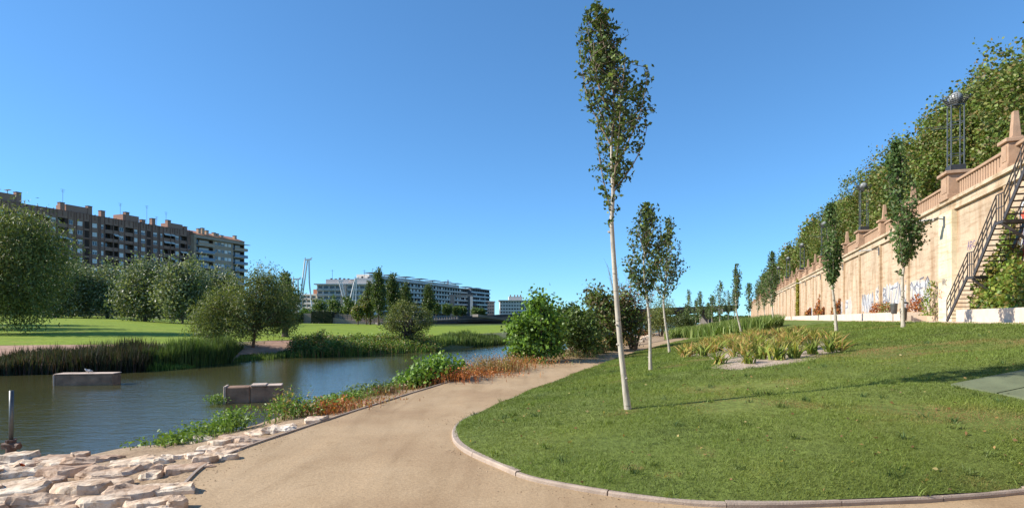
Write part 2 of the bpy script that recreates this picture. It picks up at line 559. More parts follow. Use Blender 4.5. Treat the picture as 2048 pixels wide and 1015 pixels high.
# ------------------------------------------------------------------ the retaining wall and what stands on it
WA = math.atan2(.9377, .3474)
WO = Vector((11.4, 0, 0))
WD = Vector((.3474, .9377, 0))
WNV = Vector((-.9377, .3474, 0))
def WL(a, o, z):
    """wall coordinates: metres along the wall, metres out of it, height"""
    return WO + WD * a + WNV * o + Vector((0, 0, z))
BAY = 6.846
def bay_a(i):
    return 29.13 / .9377 + (BAY if i >= 0 else 6.42) * i
TOP = 7.45
I0, I1 = -6, 35
wall = empty('retaining_wall', WO, WA)
tag(wall, 'long tan concrete retaining wall with stone balustrade along the riverside park', 'wall')
for i in range(I0, I1):
    a0, a1 = bay_a(i), bay_a(i + 1)
    w0 = .95 if i == 0 else .2
    w1 = .95 if i + 1 == 0 else .2
    MB().box(a0 + w0 - .02, a1 - w1 + .02, -.6, 0, 1.2, TOP).build('wall_panel', 'wall', wall)
    # cornice: two stepped mouldings and the plinth of the balustrade
    MB().box(a0, a1, -.7, .14, TOP - .42, TOP - .30).box(a0, a1, -.72, .24, TOP + .0, TOP + .16).box(a0, a1, -.7, .10, TOP - .30, TOP).build('cornice', 'cornice', wall)
    MB().box(a0, a1, -.42, -.12, TOP + .16, TOP + .34).build('balustrade_plinth', 'balustrade', wall)
    MB().box(a0, a1, -.44, -.10, TOP + 1.02, TOP + 1.16).build('handrail', 'balustrade', wall, bevel=.02)
for i in range(I0, I1):
    a = bay_a(i)
    if i == 0:
        pl = MB().box(a - .93, a + .93, -.6, .22, 1.2, TOP - .425).build('pilaster', 'pilaster', wall)
        pl['label'] = 'wide whitewashed pilaster'
        for k in range(6):
            MB().box(a - .935, a + .935, .215, .224, 1.9 + k * .9, 1.915 + k * .9).build('joint', 'rib', pl)
    else:
        MB().box(a - .18, a + .18, -.6, .12, 1.2, TOP - .425).build('rib', 'rib', wall)
    if i % 3 == 0:
        p = MB().box(a - .62, a + .62, -.80, .32, TOP + .165, TOP + .42).box(a - .52, a + .52, -.72, .24, TOP + .42, TOP + 1.42).box(a - .66, a + .66, -.86, .38, TOP + 1.42, TOP + 1.58).build('pedestal', 'balustrade', wall, bevel=.02)
        MB().box(a - .36, a + .36, .235, .262, TOP + .55, TOP + 1.3).build('panel', 'balustrade', p)
    else:
        p = MB().box(a - .38, a + .38, -.58, .2, TOP + .165, TOP + .36).box(a - .31, a + .31, -.52, .14, TOP + .36, TOP + 1.22).box(a - .4, a + .4, -.62, .24, TOP + 1.22, TOP + 1.38).build('pedestal', 'balustrade', wall, bevel=.02)
        MB().box(a - .2, a + .2, .135, .16, TOP + .5, TOP + 1.1).build('panel', 'balustrade', p)
        MB().box(a - .2, a + .2, -.41, -.01, TOP + 1.38, TOP + 1.48).box(a - .15, a + .15, -.36, -.06, TOP + 1.48, TOP + 2.5, .6).build('obelisk', 'balustrade', p, bevel=.015)
bal_me = MB().box(-.075, .075, -.35, -.17, TOP + .34, TOP + 1.02).mesh('baluster', 'balustrade', bevel=.02)
farb = MB()
for i in range(I0 + 2, I1):
    w = .64 if i % 3 == 0 else .5
    w2 = .64 if (i + 1) % 3 == 0 else .5
    a0, a1 = bay_a(i) + w, bay_a(i + 1) - w2
    n = 19
    for k in range(n):
        a = a0 + (k + .5) / n * (a1 - a0)
        if i < 11:
            inst('baluster', bal_me, (a, 0, 0), parent=wall)
        else:
            farb.box(a - .075, a + .075, -.35, -.17, TOP + .34, TOP + 1.02)
fo = farb.build('distant_balusters', 'balustrade', wall)
fo['kind'] = 'stuff'

# graffiti: painted strokes a hair's breadth in front of the wall
M['paint_dark'] = plain('dark_spray_paint', (.13, .13, .17), .8, .35, 6)
M['paint_white'] = plain('white_spray_paint', (.50, .44, .37), .8, .2, 2)
M['paint_blue'] = plain('pale_blue_spray_paint', (.47, .48, .49), .8, .25, 3)
M['paint_red'] = plain('red_spray_paint', (.55, .10, .06), .8, .3, 3)
M['paint_violet'] = plain('violet_spray_paint', (.13, .09, .22), .8, .3, 3)
GLY = {'S': [[(1, .85), (.5, 1), (.05, .75), (.9, .35), (.5, 0), (0, .15)]], 'B': [[(0, 0), (0, 1), (.7, .9), (.75, .65), (.1, .52), (.9, .4), (.8, .1), (0, 0)]],
       'U': [[(0, 1), (.1, .1), (.5, 0), (.85, .2), (.9, 1)]], 'T': [[(0, .95), (1, 1)], [(.5, 1), (.45, 0)]], 'I': [[(.4, 1), (.45, 0)]],
       'Z': [[(0, .95), (.9, 1), (.05, .05), (1, 0)]], 'M': [[(0, 0), (.15, 1), (.5, .4), (.85, 1), (1, 0)]], 'N': [[(0, 0), (.1, 1), (.8, .05), (.9, 1)]],
       'O': [[(.5, 1), (.08, .8), (.05, .2), (.5, 0), (.92, .25), (.9, .8), (.5, 1)]], 'E': [[(.9, 1), (.1, .95), (.05, .05), (.95, 0)], [(.1, .5), (.7, .55)]],
       'J': [[(.2, 1), (.9, 1)], [(.65, 1), (.6, .15), (.3, 0), (0, .2)]], 'P': [[(.05, 0), (.05, 1), (.8, .9), (.75, .55), (.1, .5)]], 'W': [[(0, 1), (.2, 0), (.5, .7), (.75, 0), (1, 1)]],
       'R': [[(.05, 0), (.05, 1), (.8, .9), (.75, .55), (.1, .5), (.9, 0)]], 'A': [[(0, 0), (.45, 1), (.9, 0)], [(.2, .4), (.7, .4)]], 'C': [[(.95, .85), (.5, 1), (.05, .6), (.1, .2), (.5, 0), (.95, .15)]]}
def strokes(text, a0, z0, adv, h, w, off, slant=.12):
    mb = MB()
    for k, ch in enumerate(text):
        jz, jh = rnd.uniform(-.12, .12) * h, h * rnd.uniform(.85, 1.15)
        for line in GLY.get(ch, []):
            q = [(a0 - (k * adv + x * adv * .82) - slant * y * h, z0 + jz + y * jh) for x, y in line]
            for (xa, za), (xb, zb) in zip(q, q[1:]):
                l = math.hypot(xb - xa, zb - za) or 1
                nx, nz = -(zb - za) / l * w / 2, (xb - xa) / l * w / 2
                ex, ez = (xb - xa) / l * w * .4, (zb - za) / l * w * .4
                c = [(xa + nx - ex, za + nz - ez), (xb + nx + ex, zb + nz + ez), (xb - nx + ex, zb - nz + ez), (xa - nx - ex, za - nz - ez)]
                mb.add([(x, off, z) for x, z in c], [(0, 1, 2, 3)])
    return mb
def patch(a0, a1, z0, z1, off, n=40, rough=.10):
    mb = MB()
    pts = []
    for k in range(n):
        t = 2 * math.pi * k / n
        x, z = math.copysign(abs(math.cos(t)) ** .5, math.cos(t)), math.copysign(abs(math.sin(t)) ** .5, math.sin(t))
        r = 1 - rough * rnd.random()
        pts.append(((a0 + a1) / 2 + x * r * (a1 - a0) / 2, off, (z0 + z1) / 2 + z * r * (z1 - z0) / 2))
    return mb.add(pts, [tuple(range(n))])
def graffiti(text, ia, ib, z0, h, fill='paint_white', label=None):
    a1, a0 = bay_a(ia), bay_a(ib)      # ia is the far end: the writing reads towards the camera
    n = len(text)
    h *= .85
    g_ = patch(a0 - .1, a1 + .2, z0 - .15, z0 + h * 1.15, .004).build('graffiti_fill', fill, wall)
    b_ = strokes(text, a1 - .1, z0, (a1 - a0) / n, h, .34 * h / 1.2, .007).build('graffiti_body', 'paint_blue' if fill == 'paint_white' else 'paint_white', wall)
    s_ = strokes(text, a1 - .02, z0, (a1 - a0) / n, h * 1.02, .075, .010).build('graffiti_letters', 'paint_dark', wall)
graffiti('BUTZM', 1.93, 1.22, 2.75, 1.25)
graffiti('JOSEO', 1.16, .44, 2.65, 1.35)
graffiti('S', 2.22, 2.05, 2.7, 1.3, 'paint_blue')
graffiti('MNNA', 2.92, 2.32, 2.3, 1.35, 'paint_white')
graffiti('RN', 4.6, 4.15, 2.2, 1.2, 'paint_white')
graffiti('PI', 3.95, 3.5, 2.2, 1.3, 'paint_white')
graffiti('PNWB', 7.8, 7.1, 2.1, 1.1, 'paint_white')
patch(bay_a(.42), bay_a(1.0), 2.1, 2.62, .004).build('graffiti_fill', 'paint_white', wall)
patch(bay_a(6.3), bay_a(6.85), 1.9, 3.6, .004).build('graffiti_fill', 'paint_white', wall)
# big piece beside the top of the stair, and the loops by the ivy
for k, (c, da, dz, m_) in enumerate([(0, 0, 0, 'paint_violet'), (1, -.5, .75, 'paint_red'), (2, .45, .45, 'paint_red'), (3, .2, -.9, 'paint_red')]):
    ca = bay_a(-1.28) + da
    patch(ca - (1.0 if k == 0 else .42), ca + (.9 if k == 0 else .45), 5.0 + dz - (.9 if k == 0 else .2), 5.0 + dz + (1.0 if k == 0 else .35), .004 + .003 * k, 20, .4).build('graffiti_fill', m_, wall)
strokes('SRC', bay_a(-1.12), 4.3, .75, 1.7, .11, .022).build('graffiti_letters', 'paint_blue', wall)
strokes('OWOO', bay_a(-1.12), 2.6, 1.05, 1.25, .13, .006).build('graffiti_letters', 'paint_dark', wall)
strokes('ARC', bay_a(-.35), 4.9, .3, .35, .04, .006).build('graffiti_letters', 'paint_violet', wall)
strokes('ARC', bay_a(0) + .35, 3.35, .22, .3, .03, .23).build('graffiti_letters', 'paint_dark', wall)
strokes('EC', bay_a(0) + .85, 2.7, .25, .4, .03, .23).build('graffiti_letters', 'paint_red', wall)

# low planter walls at the foot
for k, (i0, i1, lab) in enumerate([(-2.6, -.72, 'pale concrete planter wall under the ivy right of the steel stair'), (.52, 3.92, 'pale concrete planter wall nearest left of the steel stair'),
                                   (4.0, 5.95, 'pale concrete planter wall behind the leaning young tree'), (6.02, 8.9, 'pale concrete planter wall below the rust and orange creepers'),
                                   (9.3, 11.8, 'pale concrete planter wall under the yellow creeper'), (12, 16, 'farthest pale concrete planter wall along the retaining wall')]):
    a0, a1 = bay_a(i0), bay_a(i1)
    w = empty('planter_wall', WL(a0, 0, UPZ), WA)
    tag(w, lab, 'planter', 'planter walls at the foot of the retaining wall')
    L = a1 - a0
    MB().box(0, L, .95, 1.2, -.15, .52).build('front_wall', 'planter', w, bevel=.015)
    MB().box(0, .22, .002, .95, -.15, .519).box(L - .22, L, .002, .95, -.15, .519).build('end_wall', 'planter', w)
    MB().box(.22, L - .22, .002, .95, -.15, .40).build('soil', 'red_soil', w)

# lamps on the tall pedestals: four-legged steel tower, globe, tilted reflector grilles
lamp_lab = {-3: 'steel lattice lamp tower beyond the right edge of the picture', 0: 'tall steel lattice lamp tower with globe, nearest on the wall', 3: 'steel lattice lamp tower with globe on the second lamp pedestal', 6: 'third steel lamp tower along the wall, partly behind a young tree',
            9: 'fourth steel lamp tower along the wall balustrade', 12: 'fifth steel lamp tower along the wall balustrade', 15: 'sixth steel lamp tower, small against the plane trees', 18: 'seventh steel lamp tower, tiny far along the wall'}
for i in (0, 3, 6, 9, 12, 15, 18):
    b = WL(bay_a(i), -.24, TOP + 1.58)
    lp = empty('lamp_tower', b, WA)
    tag(lp, lamp_lab[i], 'street lamp', 'lamp towers on the wall balustrade')
    H = 3.35
    MB().box(-.34, .34, -.34, .34, 0, .34).build('base_box', 'dark_steel', lp, bevel=.02)
    for sx in (-1, 1):
        for sy in (-1, 1):
            MB().tube([(sx * .27, sy * .27, .0), (sx * .27, sy * .27, H)], .032, 6).build('leg', 'grey_steel', lp)
    for z in (.9, 1.7, 2.5, H):
        mb = MB()
        for s in (-1, 1):
            mb.bar((-.285, s * .27, z), (.285, s * .27, z), .03)
            mb.bar((s * .27, -.256, z), (s * .27, .256, z), .03)
        mb.build('cross_frame', 'grey_steel', lp)
    MB().tube([(0, 0, H), (0, 0, H + .12)], .1, 8).build('neck', 'dark_steel', lp)
    MB().lathe([(.02, H + .1), (.16, H + .13), (.27, H + .24), (.31, H + .38), (.27, H + .54), (.15, H + .66), (.02, H + .70)], 14).build('globe', 'globe', lp, True)
    for k in range(4):
        an = k * math.pi / 2 + math.pi / 4
        gr = MB()
        c, s = math.cos(an), math.sin(an)
        def pt(u, v):
            r = .26 + v * .24
            return (c * r - s * u, s * r + c * u, H + .04 + v * .40)
        for u in np.linspace(-.24, .24, 6):
            gr.bar(pt(u, 0), pt(u * 1.4, 1), .022)
        for v in np.linspace(0, 1, 6):
            gr.bar(pt(-.24 * (1 + .4 * v), v), pt(.24 * (1 + .4 * v), v), .022)
        gr.build('reflector_grille', 'dark_steel', lp)
    if i in (0, 6):
        MB().tube([(-.27, .1, 2.2), (-.27, 1.1, 2.2)], .02, 5).tube([(-.1, .1, 2.35), (-.1, 1.4, 2.35)], .015, 5).build('side_rod', 'grey_steel', lp)

# flat lamps on brackets under the cornice
nm = ['nearest, above the wide pale pilaster', 'second from the steel stair', 'third from the steel stair', 'fourth from the steel stair', 'fifth from the steel stair', 'sixth from the steel stair', 'seventh from the steel stair', 'eighth from the steel stair']
for k in range(8):
    a = bay_a(2 * k) + .0
    o0 = .22 if k == 0 else .12
    wl_ = empty('wall_lamp', WL(a, o0, 6.55), WA)
    tag(wl_, 'flat floodlight on a wall bracket, ' + nm[k], 'wall lamp', 'floodlights bracketed to the retaining wall')
    MB().box(-.07, .07, 0, .06, -.25, .3).build('bracket_plate', 'grey_steel', wl_)
    MB().tube([(0, .05, .15), (0, .35, .22), (0, .55, .18)], .03, 6).build('arm', 'grey_steel', wl_)
    MB().add([(-.16, .5, .20), (.16, .5, .20), (.22, 1.25, .12), (-.22, 1.25, .12), (-.16, .5, .08), (.16, .5, .08), (.22, 1.25, .06), (-.22, 1.25, .06)],
             [(0, 1, 2, 3), (7, 6, 5, 4), (0, 4, 5, 1), (1, 5, 6, 2), (2, 6, 7, 3), (3, 7, 4, 0)]).build('lamp_head', 'pale_steel', wl_, bevel=.015)

# steel stair up the wall: three flights with two landings
stair = empty('steel_staircase', WO, WA)
tag(stair, 'dark steel staircase climbing the tan retaining wall in three flights', 'staircase')
S_IN, S_OUT = .30, 1.18
fl = [(27.6, UPZ, 25.2, 3.4, 11), (24.55, 3.4, 22.5, 5.25, 10), (21.85, 5.25, 19.3, TOP + .16, 12)]
ld = [(25.2, 24.55, 3.4), (22.5, 21.85, 5.25), (19.3, 18.2, TOP + .16)]
for (a0, z0, a1, z1, n) in fl:
    for o_ in (S_IN, S_OUT):
        MB().bar((a0, o_, z0 + .02), (a1, o_, z1 + .02), .045, .17).build('stringer', 'stair_steel', stair)
    for k in range(n):
        t = (k + 1) / (n + .0)
        a, z = a0 + (a1 - a0) * (k + .5) / n, z0 + (z1 - z0) * t
        MB().box(a - .10, a + .10, S_IN + .03, S_OUT - .03, z - .035, z - .005).build('tread', 'stair_steel', stair)
    rl = MB()
    for h in (.5, .75, 1.0):
        rl.tube([(a0, S_OUT, z0 + h), (a1, S_OUT, z1 + h)], .022, 5)
        if h == 1.0:
            rl.tube([(a0, S_IN, z0 + h), (a1, S_IN, z1 + h)], .022, 5)
    for k in range(n // 2 + 1):
        t = k / (n // 2)
        a, z = a0 + (a1 - a0) * t, z0 + (z1 - z0) * t
        rl.tube([(a, S_OUT, z), (a, S_OUT, z + 1.0)], .02, 5)
        if k % 2 == 0:
            rl.tube([(a, S_IN, z), (a, S_IN, z + 1.0)], .02, 5)
    rl.build('flight_railing', 'stair_steel', stair)
for (a0, a1, z) in ld:
    MB().box(a1, a0, .03, S_OUT + .03, z - .1, z - .0).build('landing', 'stair_steel', stair)
    rl = MB()
    for h in (.5, 1.0):
        rl.tube([(a0, S_OUT, z + h), (a1, S_OUT, z + h)], .022, 5)
    for t in (0, .33, .66, 1):
        rl.tube([(a0 + (a1 - a0) * t, S_OUT, z), (a0 + (a1 - a0) * t, S_OUT, z + 1)], .02, 5)
    rl.build('landing_railing', 'stair_steel', stair)
    MB().bar((a0 - .5, .03, z - 1.1), (a0 - .5, S_OUT, z - .12), .09, .09).build('brace', 'stair_steel', stair)
MB().add([(27.7, .04, UPZ), (25.3, .04, UPZ), (25.3, .04, 3.1), (27.7, .32, UPZ), (25.3, .32, UPZ), (25.3, .32, 3.1)], [(0, 1, 2), (5, 4, 3), (0, 3, 4, 1), (1, 4, 5, 2), (2, 5, 3, 0)]).build('footing', 'planter', stair)

# litter bins by the stair
for k, (i_, o_, c_, lab) in enumerate([(.42, 1.75, 'grey_steel', 'grey litter bin on a post left of the steel stair'), (.30, 1.5, 'dark_steel', 'dark litter bin standing at the foot of the pale pilaster'), (.78, .6, 'paint_blue', 'small blue bin standing in the planter by the rust shrub')]):
    b = WL(bay_a(i_), o_, UPZ + (.4 if k == 2 else 0))
    t = empty('litter_bin', b, WA)
    t.scale = (.75, .75, .9)
    tag(t, lab, 'litter bin')
    z0 = .45 if k == 0 else 0.03
    MB().lathe([(.19, z0), (.24, z0 + .62), (.25, z0 + .66), (.21, z0 + .66), (.2, z0 + .6)], 12).build('bin_body', c_, t, True)
    if k == 0:
        MB().tube([(.3, 0, 0), (.3, 0, 1.15)], .03, 6).bar((.3, 0, .9), (.2, 0, .9), .05).build('post', 'grey_steel', t)
    else:
        MB().lathe([(.25, z0 + .665), (.24, z0 + .74), (.12, z0 + .80), (.02, z0 + .81)], 12).build('lid', 'dark_steel', t, True)

# ------------------------------------------------------------------ kerb stones round the lawn, edging of the path
kerb = empty('lawn_kerb', (0, 0, 0))
tag(kerb, 'curved pale concrete kerb between sandy path and near lawn', 'kerb')
kp = [Vector((x, y, 0)) for x, y in KB]
acc, cut, cur = 0, .98, [kp[0]]
segs = []
dense = []
for p, q in zip(kp, kp[1:]):
    n = max(1, int((q - p).length / .05))
    for j in range(n):
        dense.append(p.lerp(q, j / n))
cur, acc = [dense[0]], 0
for p, q in zip(dense, dense[1:]):
    acc += (q - p).length
    cur.append(q)
    if acc > .98:
        segs.append(cur)
        cur, acc = [q], 0
    if q.y > 10.6:
        break
for sg in segs:
    if len(sg) < 3:
        continue
    sg = sg[::max(1, len(sg) // 7)] + [sg[-1]]
    jz = rnd.uniform(-.008, .008)
    mb = MB()
    n = len(sg)
    for i, p in enumerate(sg):
        d = (sg[min(i + 1, n - 1)] - sg[max(i - 1, 0)]).normalized()
        s = Vector((-d.y, d.x, 0))
        q = p.copy()
        if i == 0:
            q += d * .006
        if i == n - 1:
            q -= d * .006
        for (o_, z) in ((.045, -.1), (.045, .035), (.034, .05), (-.034, .05), (-.045, .035), (-.045, -.1)):
            mb.v.append(tuple(q + s * o_ + Vector((0, 0, z + jz))))
    for i in range(n - 1):
        for k in range(5):
            mb.f.append((i * 6 + k, (i + 1) * 6 + k, (i + 1) * 6 + k + 1, i * 6 + k + 1))
    mb.f.append((0, 1, 2, 3, 4, 5))
    mb.f.append(tuple((n - 1) * 6 + k for k in (5, 4, 3, 2, 1, 0)))
    mb.build('kerb_stone', 'kerb', kerb)
edge = empty('path_edging', (0, 0, 0))
tag(edge, 'thin grey edging strips lining the sandy path', 'edging')
lcs = [Vector((x, y, .005)) for x, y in LC if 5.6 < y < 60]
rcs = [Vector((x, y, .03)) for x, y in KB[60:] if 10.6 < y < 60]
lcs2 = [(lcs[k:k + 4]) for k in range(0, len(lcs) - 1, 3)] + [(rcs[k:k + 4]) for k in range(0, len(rcs) - 1, 3)]
for ch in lcs2:
    mb = MB()
    for p, q in zip(ch, ch[1:]):
        mb.bar(p, q, .03, .045)
    mb.build('edging_strip', 'kerb', edge)

# ------------------------------------------------------------------ bank stones
def stone_mesh(w, dpt, h, seed):
    r = random.Random(seed)
    bm = bmesh.new()
    n = r.randint(7, 10)
    ring = []
    for k in range(n):
        a = 2 * math.pi * (k + r.uniform(-.33, .33)) / n
        e = r.uniform(.78, 1.08)
        cx_, sy_ = math.cos(a), math.sin(a)
        f = 1 / max(abs(cx_), abs(sy_)) ** .55
        ring.append((cx_ * w / 2 * e * f, sy_ * dpt / 2 * e * f))
    tilt = (r.uniform(-.05, .05), r.uniform(-.05, .05))
    lo = [bm.verts.new((x * 1.03, y * 1.03, -h * .9)) for x, y in ring]
    mi = [bm.verts.new((x * r.uniform(1.0, 1.08), y * r.uniform(1.0, 1.08), h * r.uniform(.25, .55))) for x, y in ring]
    hi = [bm.verts.new((x * r.uniform(.86, .96), y * r.uniform(.86, .96), h * r.uniform(.82, 1.05) + x * tilt[0] + y * tilt[1])) for x, y in ring]
    for A_, B_ in ((lo, mi), (mi, hi)):
        for k in range(n):
            bm.faces.new((A_[k], A_[(k + 1) % n], B_[(k + 1) % n], B_[k]))
    c = bm.verts.new((0, 0, h * r.uniform(.95, 1.12)))
    for k in range(n):
        bm.faces.new((hi[k], hi[(k + 1) % n], c))
    bmesh.ops.triangulate(bm, faces=[f for f in bm.faces if len(f.verts) > 3])
    bmesh.ops.subdivide_edges(bm, edges=bm.edges[:], cuts=2, use_grid_fill=True)
    s = 1.0
    for v in bm.verts:
        p = v.co * 2.6 + Vector((seed * 3.7, 0, 0))
        q = v.co * 8 + Vector((seed * 1.7, 5, 0))
        q2 = v.co * 19 + Vector((seed * .7, 15, 0))
        v.co += noise.noise_vector(p) * .030 + noise.noise_vector(q) * .020 + noise.noise_vector(q2) * .010
        # bedding layers in the edge
        v.co.z += .010 * math.sin(v.co.z * 70 + seed)
    me = bpy.data.meshes.new('stone')
    bm.to_mesh(me)
    bm.free()
    me.materials.append(M['stone'])
    return me
STONES = [(30, 919, 70, 24), (-12, 930, 50, 20), (40, 931, 54, 14), (80, 932, 26, 16), (108, 922, 84, 15), (130, 929, 78, 18), (185, 924, 92, 24), (5, 944, 60, 22), (52, 950, 84, 20),
          (128, 948, 94, 24), (62, 963, 42, 10), (30, 985, 112, 44), (108, 964, 36, 16), (222, 951, 100, 26), (263, 926, 76, 16), (264, 941, 80, 12), (322, 925, 44, 14),
          (350, 916, 48, 12), (392, 914, 36, 12), (374, 939, 92, 18), (316, 940, 24, 10), (298, 955, 46, 8), (160, 984, 110, 26), (222, 973, 90, 18), (262, 992, 80, 40), (328, 986, 112, 30), (70, 1010, 96, 22),
          (136, 1008, 52, 12), (205, 1014, 100, 22), (296, 1016, 92, 18), (352, 1014, 34, 22), (5, 1016, 60, 22), (-40, 960, 70, 24), (-45, 995, 70, 30), (-30, 1030, 80, 24), (100, 1035, 110, 24), (230, 1040, 90, 24), (320, 1040, 80, 22),
          (420, 901, 50, 13), (446, 909, 62, 10), (404, 882, 44, 12), (437, 891, 44, 12), (472, 879, 60, 13), (480, 895, 50, 12), (508, 884, 64, 11), (516, 868, 60, 15), (564, 859, 62, 18), (407, 926, 40, 10), (452, 917, 40, 9), (632, 842, 40, 14)]
SO = []
for k, (x, y, w, h) in enumerate(STONES):
    p = G(x, y)
    Y = p.y
    ww = w / FPX * Y
    # apparent height -> depth on the ground
    dd = max(.16, min(ww * .95, h / FPX * Y * Y / EYE * .52))
    me = stone_mesh(ww * 1.14, dd * 1.22, .04 + .025 * (h > 20) + .02 * rnd.random(), k + 1)
    o = inst('bank_stone', me, (p.x, p.y, p.z + .015), (0, 0, rnd.uniform(-.18, .18) + math.atan2(p.x, p.y) * -.3))
    if y > 1000:
        zone = 'cut bottom row'
    elif x > 395:
        zone = 'row beside the edging'
    elif y > 957:
        zone = 'lowest full row'
    elif y > 936:
        zone = 'middle row'
    else:
        zone = 'upper row'
    o['zone'] = zone
    o['px'] = x
    SO.append((o, 'large' if w > 84 else ('small' if w < 46 else 'medium sized')))
ORD = ['first', 'second', 'third', 'fourth', 'fifth', 'sixth', 'seventh', 'eighth', 'ninth', 'tenth', 'eleventh', 'twelfth', 'thirteenth', 'fourteenth', 'fifteenth', 'sixteenth', 'seventeenth', 'eighteenth', 'nineteenth', 'twentieth', 'twenty first', 'twenty second', 'twenty third', 'twenty fourth', 'twenty fifth', 'twenty sixth', 'twenty seventh', 'twenty eighth', 'twenty ninth', 'thirtieth']
for zone in set(o['zone'] for o, _ in SO):
    for k, (o, size) in enumerate(sorted([q for q in SO if q[0]['zone'] == zone], key=lambda q: q[0]['px'])):
        tag(o, '%s flat limestone slab, %s from the left in the %s' % (size, ORD[k], zone), 'stone', 'flat stones paving the near river bank')
for o, _ in SO:
    del o['zone'], o['px']
pb = G(170, 921)
o = inst('bank_stone', stone_mesh(.26, .2, .045, 77), (pb.x, pb.y - .1, pb.z + .12))
tag(o, 'small rounded stone perched on top of the bank slabs', 'stone', 'flat stones paving the near river bank')
pc = G(57, 937)
o = MB().add([(-.07, 0, 0), (.07, -.01, .01), (.06, .05, .06), (-.04, .06, .09), (-.06, .01, .1), (.05, 0, .09)], [(0, 1, 2, 3), (0, 1, 5, 4), (4, 5, 2, 3), (0, 4, 3), (1, 2, 5)]).build('plastic_scrap', 'orange')
o.location = (pc.x, pc.y - .12, pc.z + .05)
o.scale = (.6, .6, .55)
tag(o, 'scrap of orange plastic wedged between the bank slabs', 'litter')
for k, (x, y, w) in enumerate([(1258, 686, 16), (1268, 682, 18), (1280, 684, 18), (1274, 678, 14), (1292, 676, 16), (1250, 690, 18), (1300, 673, 14), (1286, 680, 12), (1311, 671, 14), (1262, 677, 12)]):
    p = G(x, y)
    o = inst('bank_stone', stone_mesh(w / FPX * p.y, w / FPX * p.y * .9, .2, 100 + k), (p.x, p.y, p.z + .05), (0, 0, rnd.uniform(-.5, .5)))
    tag(o, 'small pale stone in the heap across the path behind the slender trees', 'stone', 'heap of pale stones beyond the path bend')

# ------------------------------------------------------------------ blocks and post in the river
def block(px0, py0, Wd, Hh, T, rz, lab, notch):  # sunlight on top and left end is put into paler concrete
    p = GW(px0, py0)
    b = empty('concrete_block', (p.x, p.y, WZ), rz)
    tag(b, lab, 'block', 'concrete blocks standing in the river')
    if notch:
        MB().box(0, Wd * .42, 0, T, -.6, Hh * .92).build('body', 'concrete', b, bevel=.025)
        MB().box(Wd * .425, Wd, .02, T + .02, -.6, Hh * .9).build('body', 'concrete', b, bevel=.025)
        MB().box(Wd * .43, Wd * .72, .0, T + .03, Hh * .905, Hh * 1.02).box(Wd * .72, Wd * 1.005, .02, T + .02, Hh * .902, Hh * .97).build('cap', 'concrete_lit', b, bevel=.015)
        MB().box(-.07, -.003, -.01, T + .01, -.6, Hh * .98).build('lit_end_face', 'concrete_lit', b, bevel=.01)
    else:
        MB().box(0, Wd, 0, T, -.6, Hh * .93).build('body', 'concrete', b, bevel=.03)
        MB().box(-.02, Wd + .02, -.02, T + .02, Hh * .932, Hh).build('cap', 'concrete_lit', b, bevel=.015)
        MB().box(-.06, -.003, .0, T, -.6, Hh * .93).build('lit_end_face', 'concrete_lit', b, bevel=.01)
    return b
b1 = block(109, 771, 1.98, .44, .55, R(8), 'long low concrete block in the river before the dark reeds', False)
b2 = block(452, 806, 1.5, .50, .5, R(17), 'broken concrete block in the river nearer the stones', True)
# bird resting on the left block
bp = b1.matrix_basis @ Vector((.98, .3, .44))
bd = empty('bird', bp, R(200))
tag(bd, 'small pale bird resting on the long concrete block', 'bird')
def skin(name, pts, edges, rad, mat, parent, sub=2):
    me = bpy.data.meshes.new(name)
    me.from_pydata(pts, edges, [])
    o = link(bpy.data.objects.new(name, me), parent)
    md = o.modifiers.new('skin', 'SKIN')
    for v, r in zip(me.skin_vertices[0].data, rad):
        v.radius = (r, r) if not isinstance(r, tuple) else r
    me.skin_vertices[0].data[0].use_root = True
    s = o.modifiers.new('sub', 'SUBSURF')
    s.levels = s.render_levels = sub
    me.materials.append(M[mat] if isinstance(mat, str) else mat)
    return o
M['feather'] = plain('pale_feathers', (.5, .48, .45), .8, .3, 20)
skin('body', [(0, 0, .07), (.06, 0, .09), (.10, 0, .14), (.13, 0, .15), (-.08, 0, .07), (-.14, 0, .06)], [(0, 1), (1, 2), (2, 3), (0, 4), (4, 5)], [.05, .045, .03, .012, .03, .012], 'feather', bd)
MB().bar((0, .012, 0), (0, .012, .05), .008).bar((0, -.012, 0), (0, -.012, .05), .008).build('legs', 'rust', bd)
# post
pp = GW(22, 906, -.62)
po = empty('pipe_post', (pp.x, pp.y, -.56))
tag(po, 'grey steel pipe post with rusty clamp at the water edge, far left', 'post')
MB().tube([(0, 0, .1), (.01, 0, 1.0)], .033, 10).build('pipe', 'grey_steel', po, True)
MB().tube([(0, 0, -.2), (0, 0, .17)], .075, 10).box(-.13, .13, -.05, .05, .02, .12).tube([(.06, -.02, .08), (.19, -.06, .07)], .05, 8).build('clamp', 'rust', po)
MB().tube([(-.1, -.06, .1), (.1, -.06, .1)], .025, 6).tube([(.0, -.1, .16), (.0, .1, .16)], .022, 6).build('bolt', 'rust', po)

# ------------------------------------------------------------------ green panels in the lawn, right
c0, c1, c2 = G(1900, 771), G(2062, 739), G(2062, 803)
dk = empty('green_hatch', c0)
tag(dk, 'green painted panel platform set into the lawn at the right edge', 'platform')
u = (c1 - c0)
v = (c2 - c0)
nrm = u.cross(v)
if nrm.z < 0:
    nrm = -nrm
nrm.normalize()
